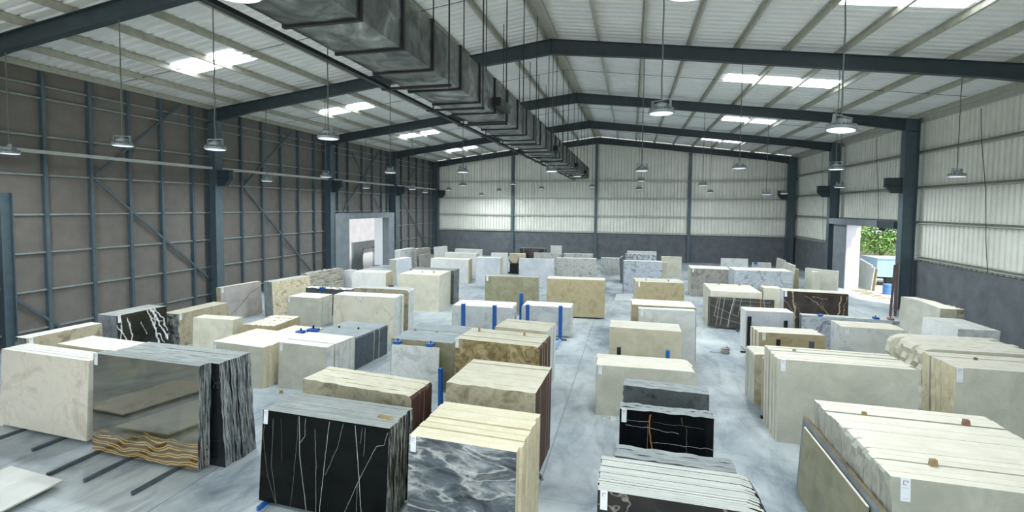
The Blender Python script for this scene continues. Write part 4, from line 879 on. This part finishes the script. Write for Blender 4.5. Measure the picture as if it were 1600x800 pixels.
# small dark piece in the yellow end of the white bundle
m = MB(); m.box(-.12, -.05, .15, .12, .05, .95); m.box(-.16, -.06, .0, .16, .06, .15)
o = m.build('stop_block', M_BLACK); o.location = (-11.75, 21.6, 0); tag(o, 'dark steel stop block before the yellow end of the white bundle', 'stop block', None, 'thing')
# slabs lying on the floor
def lying(pts, z, t, mat, edge, label):
    m = MB(); n = len(pts)
    m.add([(x, y, z) for x, y in pts] + [(x, y, z + t) for x, y in pts], [tuple(range(n))[::-1], tuple(range(n, 2 * n))] + [(i, (i + 1) % n, n + (i + 1) % n, n + i) for i in range(n)], [0, 0] + [1] * n)
    o = m.build('stone_slab', [mat, edge]); tag(o, label, 'stone slab', 'slabs lying flat', 'thing')
lying([(-10.95, 3.3), (-9.42, 3.3), (-9.58, 5.92), (-11.02, 6.0)], .1, .03, S['white'], S['creamgrey'], 'white slab lying flat on bars in the lower corner of the floor')
lying([(-13.1, 2.9), (-11.6, 2.9), (-11.62, 5.42), (-12.95, 5.4)], .1, .03, S['ivory'], S['creamgrey'], 'second flat slab, seen mirrored in the polished gold-banded slab')
for k, (x, y0) in enumerate(((-10.8, 3.4), (-9.75, 3.4), (-12.8, 3.0), (-11.8, 3.0))):
    m = MB(); m.box(x - .04, y0, 0, x + .04, y0 + 2.35, .1); tag(m.build('floor_bearer', M_BAR), ['dark bar under the flat white slab, by its hidden side', 'dark bar under the flat white slab, by its exposed corner', 'dark bar under the mirrored flat slab, outer one', 'dark bar under the mirrored flat slab, inner one'][k], 'steel bar', 'steel bars under the slabs', 'thing')
lying([(-.78, 25.73), (.05, 25.8), (.25, 28.0), (-.74, 27.7)], .0, .05, S['greywhite'], S['greywhite'], 'pale slab lying flat on the floor beside the blue-grey clouded bundle')
# loose planks leaning by the doorway column
t = empty('leaning_plank', (12.0, 25.9, 0)); tag(t, 'brown timber planks leaning on the near doorway column', 'plank', None, 'thing')
m = MB(); m.bar((0, 0, 0), (.75, 1.4, 2.3), .1, .04); m.bar((.2, 0, 0), (.8, 1.3, 2.4), .1, .04); m.build('board', flat('old_plank', '#54423a', .8, 0, .3, 9), t)

# ------------------------------------------------------------------ beyond the doorways
b = MB(); b.box(14.3, 20, -.2, 60, 60, -.02); struct(b.build('floor_yard', flat('yard_concrete', '#c6c6c2', .8, 0, .15, .8)))
for k in range(6):
    h = 1.75 - .05 * k - (.06 if k == 5 else 0)
    P = outline(.36, h, rng=random, rt=.02); o = obj('stone_slab', slab_mesh(P, .05, h, .1, [S['white'], T['white'], S['white']])); o.location = (14.95 - .02 * k, 36.4 - .38 * k, -.02); o.rotation_euler = (0, 0, math.radians(-90))
    tag(o, 'white offcut slab leaning outside the doorway, ' + ['first', 'second', 'third', 'fourth', 'fifth', 'last'][k] + ' from the white reveal', 'stone slab', 'white offcuts outside the doorway', 'thing')
o = obj('stone_slab', slab_mesh(outline(.3, 1.4, rng=random, rr=.05), .05, 1.4, .1, [S['tan'], T['beige'], S['tan']])); o.location = (14.85, 34.05, -.02); o.rotation_euler = (0, 0, math.radians(-90))
tag(o, 'tan broken slab leaning at the end of the white offcuts', 'stone slab', None, 'thing')
rg = random.Random(11)
for k in range(6):
    m = MB(); L_ = rg.uniform(.35, .6)
    m.bar((-L_, 0, .02), (L_, .05, .02), .08, .035); o = m.build('timber_offcut', M_WOOD); o.location = (13.9 + rg.uniform(-.15, .1), 33.6 - .55 * k, 0); o.rotation_euler = (0, 0, rg.uniform(-.25, .25))
    tag(o, 'loose timber offcut in the litter outside the doorway', 'timber', 'timber litter outside the doorway', 'thing')
m = MB(); m.box(17, 45, 0, 24, 46, 3.0); struct(m.build('wall_yard', flat('rubble_wall', '#8d877c', .9, 0, .35, 2.5, bump=.6)))
t = empty('lorry_body', (16.9, 37.4, 0)); tag(t, 'pale blue lorry body parked outside the doorway', 'lorry')
m = MB(); m.box(-1.0, -1.2, .6, 2.6, 1.2, 1.75); m.build('load_box', flat('pale_blue_paint', '#93b4d2', .6, 0, .1, 2), t)
m = MB(); m.box(-1.0, -1.24, 1.75, 2.6, 1.24, 1.81); m.build('top_rail', flat('rail_grey', '#8d9297', .7), t)
m = MB(); m.box(-.9, -1.0, .45, 2.6, 1.0, .7); m.build('chassis', M_BLACK, t)
for x in (0, 1.9):
    w = MB(); w.tube([(x, -1.1, .43), (x, -.8, .43)], .45, 20); w.build('wheel', M_BLACK, t)
m = MB(); m.lathe([(.22, 0), (.25, .03), (.25, .2), (.23, .22), (.25, .24), (.25, .42), (.23, .44), (.25, .46), (.25, .6), (.2, .62)], 20)
o = m.build('drum', flat('blue_drum', '#4f7fb5', .5)); o.location = (15.0, 32.8, -.02); tag(o, 'blue plastic drum outside the doorway', 'drum')
t = empty('garden_tree', (18.6, 42.0, 0)); tag(t, 'green leafy tree outside the doorway', 'tree')
m = MB(); m.tube([(0, 0, 0), (.1, .05, 1.6), (-.1, .1, 3.2)], .15, 8); m.tube([(0, 0, 1.4), (.9, -.3, 3)], .08, 6); m.tube([(0, 0, 1.6), (-1.0, -.2, 3.2)], .08, 6); m.build('trunk', flat('bark', '#6b5a45', .9, 0, .3, 8), t)
m = MB(); rg = random.Random(3)
for k in range(6000):
    a = rg.uniform(0, 6.283); r = rg.random() ** .5; cx = (-1.5, 0, 1.3, -.5, 1.9, .6)[k % 6]; cz = (3.5, 4.3, 3.4, 2.6, 4.6, 2.4)[k % 6]
    p = Vector((cx + 1.1 * r * math.cos(a), .3 + 1.0 * r * math.sin(a), cz + rg.uniform(-1.0, 1.0) * (1 - r * .4)))
    d = Vector((rg.uniform(-1, 1), rg.uniform(-1, 1), rg.uniform(-1.2, .3))).normalized() * .22; q = d.cross(Vector((rg.uniform(-1, 1), rg.uniform(-1, 1), 1))).normalized() * .06
    m.add([p, p + d * .5 + q, p + d, p + d * .5 - q], [(0, 1, 2, 3)], rg.choice((0, 0, 1)))
m.build('foliage', [flat('leaf_green', '#6f9a50', .6), flat('leaf_light', '#9cbd74', .6)], t)
# yard beyond the gate, lower than the hall: white building with a grey portal
M_WB = flat('white_building', '#e9e9ef', .8, 0, .12, 1.4)
b = MB(); b.box(-24.3, 24, 1.68, -24.1, 56, 7); b.box(-24.3, 24, -1.2, -24.1, 37.2, 1.68); struct(b.build('wall_yard_gate', M_WB))
M_CONCD = flat('gate_concrete_dark', '#6f777b', .85, 0, .18, 1.8)
b = MB(); b.box(-24.3, 37.2, -1.2, -23.9, 38.65, 1.68); b.box(-24.3, 38.65, 1.0, -24.02, 48, 1.68); b.box(-24.35, 38.65, -1.2, -24.3, 48, 1.0); struct(b.build('door_3', M_CONCD))
b = MB(); b.box(-24.28, 39.35, -1.2, -24.2, 40.9, .95); struct(b.build('door_4', flat('white_door', '#f2f3f6', .7)))
b = MB(); b.box(-24.28, 40.95, .72, -24.2, 45, .86); b.box(-24.28, 40.95, -1.2, -24.24, 45, .72, 1); struct(b.build('trim_2', [flat('white_ledge', '#eef0f4', .7), flat('pale_blue_panel', '#a9b6bd', .7)]))
b = MB(); b.box(-60, 15, -1.4, WL - .12, 70, -1.2); struct(b.build('floor_gate_yard', flat('gate_yard', '#cfcfcb', .8, 0, .1, .8)))
b = MB(); b.box(-60, YREAR - 30, -1.4, 60, 90, -1.3); struct(b.build('floor_outside', flat('yard_ground', '#d8d4c8', .9, 0, .12, .6)))
b = MB(); b.box(-60, YREAR - 30, -.32, 60, YREAR - .05, -.21); struct(b.build('floor_rear_bounce', flat('pale_bounce_ground', '#d8d4c8', .9, 0, .12, .6)))  # unseen ground behind the hall, added pale to bounce daylight up to the roof
print('SLABS', SLAB_COUNT[0])
